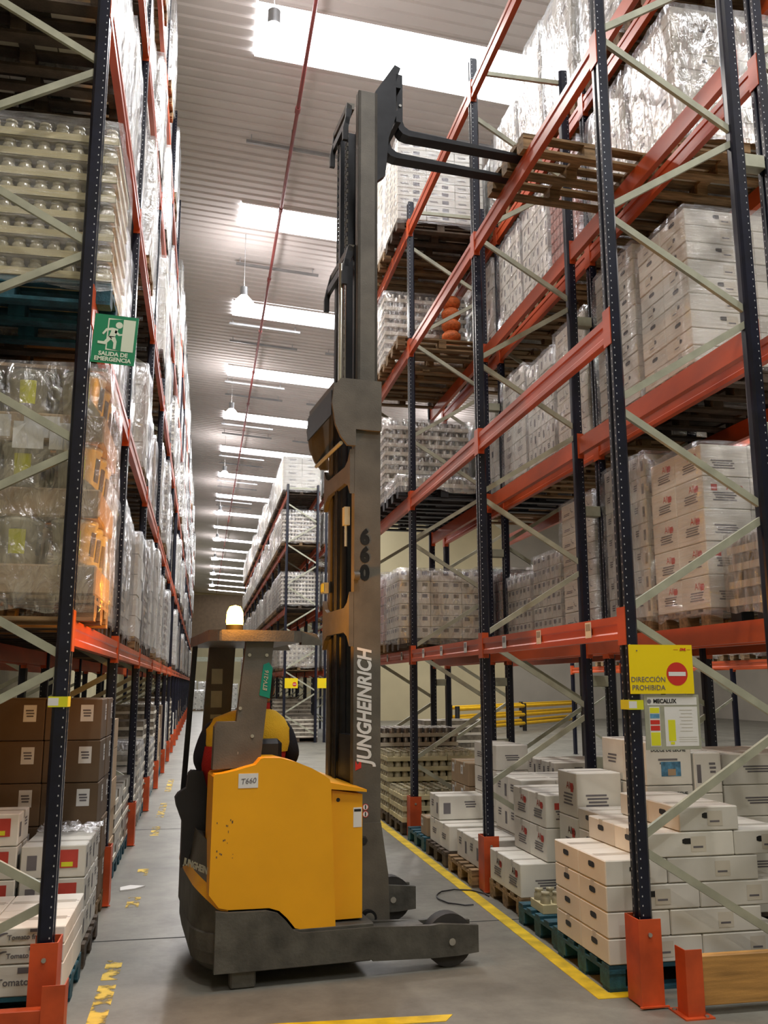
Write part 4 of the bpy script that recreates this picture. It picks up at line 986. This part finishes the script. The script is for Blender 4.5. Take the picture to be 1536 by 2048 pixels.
# guard pillars and roof
pil = [(-1.44, 1.22), (-1.255, 1.27), (-1.185, 2.02), (-1.36, 2.02)]
o = MB().prism(pil, 'y', .03, .09, 'tgrey').build('guard_pillar', T)
for x, z in ((-1.405, 1.33), (-1.31, 1.43), (-1.39, 1.60), (-1.34, 1.93), (-1.23, 1.93)): MB().cyl((x, .03, z), (x, .024, z), .011, 'bolt', 10).build('bolt', o)
stk = MB().prism([(-1.272, 1.68), (-1.205, 1.66), (-1.19, 1.85), (-1.215, 1.885), (-1.25, 1.87)], 'y', .0265, .03, 'teal').build('model_sticker', o)
text('ETV-216', .036, 'galv', stk, (-1.232, .0255, 1.77), (PI / 2, -PI / 2 + .08, 0), shear=.2, bold=.001)
o2 = MB().prism([(-1.50, 1.22), (-1.30, 1.27), (-1.27, 2.02), (-1.46, 2.02)], 'y', 1.10, 1.16, 'tgrey').build('guard_pillar', T)
for z, h_, m in ((1.75, .11, 'galv'), (1.58, .12, 'galv'), (1.50, .03, 'galv'), (1.40, .05, 'sgreen')): MB().box(-1.44, 1.096, z, -1.36, 1.10, z + h_, m).build('sticker', o2)
MB().bar((-1.63, 1.0, .9), (-1.58, .98, 2.02), .035, .035, 'tdark').build('guard_bar', T)
roof = [(-1.54, -.02), (-1.05, -.02), (-1.0, .03), (-1.0, 1.14), (-1.05, 1.2), (-1.54, 1.2), (-1.60, 1.14), (-1.60, .05)]
ro = place(MB().prism(roof, 'z', 2.015, 2.085, 'tgrey').mesh('overhead_guard'), 'overhead_guard', T)
bv = ro.modifiers.new('b', 'BEVEL'); bv.width = .015; bv.segments = 2
MB().prism([(-1.0, 2.0), (-1.0, 2.085), (-.90, 2.07), (-.86, 2.0)], 'y', .05, .12, 'tgrey').prism([(-1.0, 2.0), (-1.0, 2.085), (-.90, 2.07), (-.86, 2.0)], 'y', 1.06, 1.14, 'tgrey').build('roof_bracket', T)
MB().cyl((-1.435, .06, 2.086), (-1.435, .06, 2.12), .055, 'black', 16).build('beacon_base', T)
MB().lathe([(.052, 0), (.055, .02), (.052, .08), (.035, .115), (.001, .125)], (-1.435, .06, 2.12), 'beacon', 18).build('beacon_lens', T)
ld = bpy.data.lights.new('beacon_light', 'POINT'); ld.energy = BEACON_W; ld.color = (1, .36, .02); ld.shadow_soft_size = .06
lo = bpy.data.objects.new('beacon_light', ld); C.objects.link(lo); lo.parent = T; lo.location = (-1.435, -.03, 2.24)
# mast
MYN, MYF = .22, .97
def rail(name, x0, x1, y0, z0, z1, m, flip=False, th=.05):
    b = MB(); a, c = (y0, y0 + .016) if not flip else (y0 + th - .016, y0 + th)
    b.box(x0, a, z0, x1, c, z1, m)                       # web
    b.box(x0, y0, z0, x0 + .02, y0 + th, z1, m).box(x1 - .02, y0, z0, x1, y0 + th, z1, m)
    return b.build(name, T)
near = MB().box(-.60, MYN, .26, -.41, MYN + .02, 3.88, 'tgrey').box(-.60, MYN + .02, .26, -.58, MYN + .075, 3.88, 'tgrey').box(-.43, MYN + .02, .26, -.41, MYN + .075, 3.88, 'tgrey')
near.prism([(-.61, .20), (-.35, .20), (-.36, .52), (-.41, .85), (-.60, .85)], 'y', MYN - .012, MYN, 'tgrey').build('outer_mast_rail', T)
MB().box(-.60, MYF - .02, .26, -.41, MYF, 3.88, 'tgrey').box(-.60, MYF - .075, .26, -.58, MYF - .02, 3.88, 'tgrey').box(-.43, MYF - .075, .26, -.41, MYF - .02, 3.88, 'tgrey').prism([(-.61, .20), (-.35, .20), (-.36, .52), (-.41, .85), (-.60, .85)], 'y', MYF, MYF + .012, 'tgrey').build('outer_mast_rail', T)
rail('middle_mast_rail', -.585, -.43, MYN + .08, .6, 4.98, 'tdark', False); rail('middle_mast_rail', -.585, -.43, MYF - .13, .6, 4.98, 'tdark', True)
rail('inner_mast_rail', -.575, -.425, MYN + .025, 3.9, 6.24, 'tgrey', False, .075); rail('inner_mast_rail', -.575, -.425, MYF - .2, 1.2, 6.24, 'tdark', True)
# cross members on the operator side
for z0, z1 in ((3.16, 3.28), (2.10, 2.27), (.40, .60)):
    yy = [MYN + .0, MYN + .1, MYN + .16, MYF - .16, MYF - .1, MYF]; q = .10
    pr = [(MYN, z0 - q), (MYN + .06, z0 - q * .3), (MYN + .14, z0), (MYF - .14, z0), (MYF - .06, z0 - q * .3), (MYF, z0 - q), (MYF, z1 + q), (MYF - .06, z1 + q * .3), (MYF - .14, z1), (MYN + .14, z1), (MYN + .06, z1 + q * .3), (MYN, z1 + q)]
    MB().prism(pr, 'x', -.635, -.602, 'tgrey').build('cross_member', T)
# cheek plates and rear yoke at the top of the outer stage
ck = [(-.41, 3.52), (-.41, 3.89), (-.71, 3.89), (-.76, 3.83), (-.775, 3.70), (-.75, 3.55), (-.71, 3.46), (-.66, 3.40), (-.60, 3.40), (-.60, 3.52)]
MB().prism(ck, 'y', MYN - .03, MYN - .001, 'tgrey').build('cheek_plate', T); MB().prism(ck, 'y', MYF + .001, MYF + .03, 'tgrey').build('cheek_plate', T)
MB().box(-.76, MYN, 3.80, -.66, MYF, 3.86, 'tgrey').box(-.775, MYN, 3.62, -.765, MYF, 3.80, 'tdark').build('top_yoke', T)
MB().cyl((-.70, MYN, 3.42), (-.70, MYF, 3.42), .014, 'galv', 8).build('tie_rod', T)
# hoops of the moving stages
def hoop(z, y0, y1, r, nm='stage_hoop'):
    pr = [(-.58, z), (-.62, z + .02), (-.60 - r, z - .10), (-.62 - r, z - .20), (-.62 - r, z - .30), (-.58 - r, z - .30), (-.58 - r, z - .20), (-.57 - r * .8, z - .12), (-.58, z - .05)]
    o = MB().prism(pr, 'y', y1 - .03, y1, 'tdark').prism(pr, 'y', y0, y0 + .03, 'tdark').build(nm, T)
    MB().box(-.60 - r, y0, z - .16, -.57 - r, y1, z - .10, 'tdark').box(-.62, y0, z - .03, -.56, y1, z + .02, 'tgrey').build(nm, T)
hoop(4.98, MYN + .12, MYF - .06, .05); hoop(6.22, MYN + .20, MYF - .12, .03)
MB().cyl((-.66, .40, 3.80), (-.66, .40, 4.86), .020, 'chrome', 14).build('lift_cylinder_rod', T)
MB().cyl((-.53, .40, .4), (-.53, .40, 3.80), .038, 'tdark', 14).build('lift_cylinder', T)
MB().cyl((-.53, .80, .4), (-.53, .80, 3.80), .038, 'tdark', 14).build('lift_cylinder', T)
MB().cyl((-.53, .80, 3.80), (-.53, .80, 4.9), .020, 'chrome', 14).build('lift_cylinder_rod', T)
for y, z0, z1 in ((.52, 3.6, 4.9), (.57, 3.6, 4.9), (.48, 4.9, 6.1), (.44, 4.9, 6.1), (.72, 4.9, 6.1)):
    b = MB(); z = z0
    while z < z1: b.box(-.615, y - .009, z, -.603, y + .009, z + .03, 'tdark' if int(z * 25) % 2 else 'chass'); z += .036
    o = b.build('lift_chain', T); o['kind'] = 'stuff'
for y in (.62, .66): MB().cyl((-.62, y, .8), (-.62, y, 4.9), .008, 'black', 6).build('hydraulic_hose', T)
MB().box(-.56, .44, .8, -.50, .76, 1.4, 'black').build('hose_pulley_box', T)
MB().box(-.65, .30, 2.85, -.61, .36, 2.98, 'galv').cyl((-.63, .33, 2.7), (-.63, .33, 2.86), .012, 'chrome', 8).build('valve_block', T)
MB().box(-.66, MYF - .12, 2.42, -.62, MYF - .04, 2.50, 'galv').box(-.665, MYF - .13, 2.43, -.66, MYF - .05, 2.49, 'tapey').build('sensor', T)
MB().cyl((-.61, MYN - .02, 2.48), (-.57, MYN - .02, 2.48), .03, 'tgrey', 12).build('side_lug', T)
# lettering on the near rail
text('JUNGHEINRICH', .135, 'white', T, (-.52, MYN - .002, 1.60), (PI / 2, -PI / 2, 0), bold=.0045, shear=.25, sx=.80)
o = MB().prism([(-.62 + .035, 1.185), (-.62 + .075, 1.20), (-.62 + .075, 1.245), (-.55, 1.25), (-.57, 1.22), (-.585, 1.25)], 'y', MYN - .0025, MYN - .0005, 'sred').build('red_logo_mark', T)
for i, ch in enumerate('660'): text(ch, .14, 'tdark', T, (-.525, MYN - .002, 2.75 - i * .125), FR, 'stencil_digit', bold=.009, sx=.9)
for i, z in enumerate((.90, .855)): 
    MB().cyl((-.515, MYN - .001, z + .05), (-.515, MYN - .0018, z + .05), .021, 'sred', 18).cyl((-.515, MYN - .0018, z + .05), (-.515, MYN - .0024, z + .05), .017, 'white', 18).box(-.519, MYN - .003, z + .037, -.511, MYN - .0024, z + .063, 'tdark').build('warning_sticker', T)
MB().cyl((-.535, MYN + .0, .74), (-.535, MYN - .012, .74), .035, 'tgrey', 6).cyl((-.53, MYN - .012, .74), (-.53, MYN - .016, .74), .02, 'black', 14).build('port_nut', T)
MB().cyl((-.50, MYN - .05, .27), (-.50, MYN + .05, .27), .05, 'tdark', 18).cyl((-.50, MYN - .055, .27), (-.50, MYN - .05, .27), .033, 'bolt', 18).build('pivot_roller', T)
MB().box(-.62, MYN - .03, .27, -.56, MYN - .012, .43, 'tdark').build('carriage_stop', T)
# fork carriage and forks
FZ = 6.045
MB().prism([(-.41, 5.55), (-.33, 5.62), (-.30, 5.95), (-.24, 6.15), (-.24, 6.45), (-.20, 6.58), (-.25, 6.60), (-.41, 6.33)], 'y', .34, .40, 'tdark').prism([(-.41, 5.55), (-.33, 5.62), (-.30, 5.95), (-.24, 6.15), (-.24, 6.45), (-.20, 6.58), (-.25, 6.60), (-.41, 6.33)], 'y', .86, .92, 'tdark').build('carriage_side', T)
MB().box(-.24, .34, 6.40, -.20, .96, 6.52, 'tdark').box(-.24, .34, 6.10, -.20, .96, 6.20, 'tdark').build('carriage_bar', T)
def fork(y):
    t_ = .045
    pr = [(-.20, 6.62), (-.16, 6.64), (-.155, 6.14)] + [(-.155 + .07 * (1 - math.cos(a)), 6.09 + .0 - .05 * 0 + .05 * (1 - math.sin(a)) - .0) for a in [PI * .5 * i / 5 for i in range(1, 6)]]
    pr = [(-.195, 6.555), (-.15, 6.555), (-.15, 6.14), (-.135, 6.10), (-.095, 6.075), (-.05, 6.07), (.98, 6.05), (1.0, 6.045), (1.0, 6.035), (.96, 6.03), (-.10, 6.022), (-.15, 6.035), (-.18, 6.065), (-.195, 6.11)]
    pr = [(x, z + .045) for x, z in pr]
    return MB().prism(pr, 'y', y - .055, y + .055, 'tdark').build('fork', T)
fk = fork(.50); fork(.82)
MB().cyl((-.172, .444, 6.32), (-.172, .438, 6.32), .012, 'bolt', 8).build('bolt', fk)
# pallet on forks (empty) placed at middle slot of first bay
tp = fpallet(3.0, 6.815, 'wood', 'wooden pallet held on the raised fork tips in the first bay of the right rack', math.radians(4), RLV[2] + .001 - .0)
# ------------------------------------------------------------------ driver
def skin_body(name, joints, edges, m, parent, sub=2):
    me = bpy.data.meshes.new(name); me.from_pydata([j[0] for j in joints], edges, []); me.materials.append(M[m])
    o = bpy.data.objects.new(name, me); C.objects.link(o); o.parent = parent
    bm = bmesh.new(); bm.from_mesh(me); ly = bm.verts.layers.skin.verify(); bm.verts.ensure_lookup_table()
    for i, j in enumerate(joints):
        r = j[1]; r = (r, r) if not isinstance(r, tuple) else r
        bm.verts[i][ly].radius = r; bm.verts[i][ly].use_root = (i == 0)
    bm.to_mesh(me); bm.free()
    o.modifiers.new('skin', 'SKIN').use_smooth_shade = True
    s = o.modifiers.new('sub', 'SUBSURF'); s.levels = sub; s.render_levels = sub
    return o
dc = Vector((.42, 6.12 + .33, .90)); 
Dv = thing('person', 'driver in a yellow and red jacket with dark sleeves sitting in the truck cab', 'person', (.31, 6.37, .925), math.radians(3))
# local frame: +y forward (facing away from camera), x right; seat at z=0
J = [((0, 0, .06), (.17, .13)), ((0, -.01, .22), (.15, .11)), ((.01, -.0, .40), (.17, .12)), ((.02, .01, .54), (.16, .10)), ((.07, .02, .62), (.065, .06)), ((.085, .035, .68), (.06, .058)),
     ((-.235, .0, .535), .07), ((-.30, .02, .34), .056), ((-.26, .20, .24), .046), ((-.15, .36, .26), .036),
     ((.255, .0, .535), .075), ((.325, .03, .34), .06), ((.27, .22, .25), .05), ((.17, .38, .27), .036),
     ((-.11, .05, .04), (.11, .10)), ((-.13, .42, .06), .075), ((-.13, .46, -.34), .05), ((-.13, .52, -.42), .045),
     ((.11, .05, .04), (.11, .10)), ((.13, .42, .06), .075), ((.13, .46, -.34), .05), ((.13, .52, -.42), .045)]
Ed = [(0, 1), (1, 2), (2, 3), (3, 4), (4, 5), (3, 6), (6, 7), (7, 8), (8, 9), (3, 10), (10, 11), (11, 12), (12, 13), (0, 14), (14, 15), (15, 16), (16, 17), (0, 18), (18, 19), (19, 20), (20, 21)]
bd = skin_body('body', J, Ed, 'jackd', Dv)
# yellow yoke over shoulders, red vest below
yk = MB()
def shell(b, m, secs, n=20, a0=0, a1=2 * PI):
    vs = []
    for (cx, cy, z, rx, ry) in secs:
        for i in range(n):
            a = a0 + (a1 - a0) * i / (n - 1); vs.append((cx + rx * math.copysign(abs(math.cos(a)) ** .8, math.cos(a)), cy + ry * math.copysign(abs(math.sin(a)) ** .8, math.sin(a)), z))
    b.add(vs, [[k * n + i, k * n + i + 1, (k + 1) * n + i + 1, (k + 1) * n + i] for k in range(len(secs) - 1) for i in range(n - 1)], m, True)
shell(yk, 'jacky', [(.01, .0, .38, .272, .15), (.01, 0, .44, .285, .165), (.01, 0, .53, .285, .155), (.02, .0, .60, .235, .135), (.05, .01, .645, .15, .11), (.07, .02, .66, .08, .08)], 32)
yk.build('yellow_yoke', Dv)
rv = MB(); shell(rv, 'jackr', [(0, .0, .02, .235, .175), (-.01, 0, .15, .262, .165), (-.015, 0, .30, .275, .15), (.0, 0, .42, .28, .15)], 32); rv.build('red_vest', Dv)
cl = MB(); shell(cl, 'jackr', [(.07, .02, .64, .09, .09), (.085, .03, .70, .078, .078)], 20); cl.build('red_collar', Dv)
# head with features
hd = MB(); n = 20; secs = [(.0, .058, .05, .02), (.03, .066, .075, .01), (.07, .075, .092, .005), (.12, .079, .10, 0), (.17, .076, .098, -.002), (.21, .06, .08, -.004), (.235, .035, .05, -.005), (.245, .002, .003, -.005)]
shell(hd, 'skin', [(0, s[3], s[0], s[1], s[2]) for s in secs], 24)
hd.lathe([(.001, -.02), (.014, -.012), (.016, 0), (.010, .02), (.001, .04)], (0, .102, .10), 'skin', 8)   # nose
for sx in (-1, 1): hd.lathe([(.001, -.03), (.012, -.02), (.017, .005), (.014, .025), (.001, .035)], (sx * .08, 0, .11), 'skin', 8)
for sx in (-1, 1): hd.cyl((sx * .03, .085, .125), (sx * .03, .093, .125), .011, 'white', 10)
hd.box(-.025, .088, .055, .025, .094, .062, 'jackr')
H_ = hd.build('head', Dv, (.09, .035, .67), (0, .06, 0))
hr = MB(); shell(hr, 'hair', [(0, -.022, .06, .078, .086), (0, -.022, .12, .087, .094), (0, -.018, .18, .085, .094), (0, -.012, .225, .068, .085), (0, -.01, .25, .04, .05), (0, -.01, .258, .002, .002)], 24); hr.build('hair', H_)
# hands with fingers on the controls
for sx, hx, hy in ((-1, -.15, .36), (1, .17, .38)):
    JJ = [((hx, hy, .262 if sx < 0 else .272), .027), ((hx, hy + .045, .27), (.036, .016)), ((hx, hy + .085, .27), (.038, .014))]; EE = [(0, 1), (1, 2)]
    for q in range(4):
        bx = hx + (-.027 + .018 * q) ; l = (.058, .07, .066, .05)[q if sx < 0 else 3 - q]; k = len(JJ)
        JJ += [((bx, hy + .095, .27), .009), ((bx, hy + .095 + l * .5, .266), .0085), ((bx, hy + .095 + l * .8, .245), .0078), ((bx, hy + .095 + l * .75, .225), .007)]
        EE += [(2, k), (k, k + 1), (k + 1, k + 2), (k + 2, k + 3)]
    k = len(JJ); JJ += [((hx - sx * .04, hy + .05, .262), .011), ((hx - sx * .058, hy + .085, .25), .009), ((hx - sx * .055, hy + .11, .24), .008)]; EE += [(1, k), (k, k + 1), (k + 1, k + 2)]
    skin_body('hand', JJ, EE, 'skin', Dv, 1)
for sx in (-1, 1): MB().box(sx * .13 - .05, .46, -.47, sx * .13 + .05, .70, -.39, 'black', ch=.02).build('shoe', Dv)
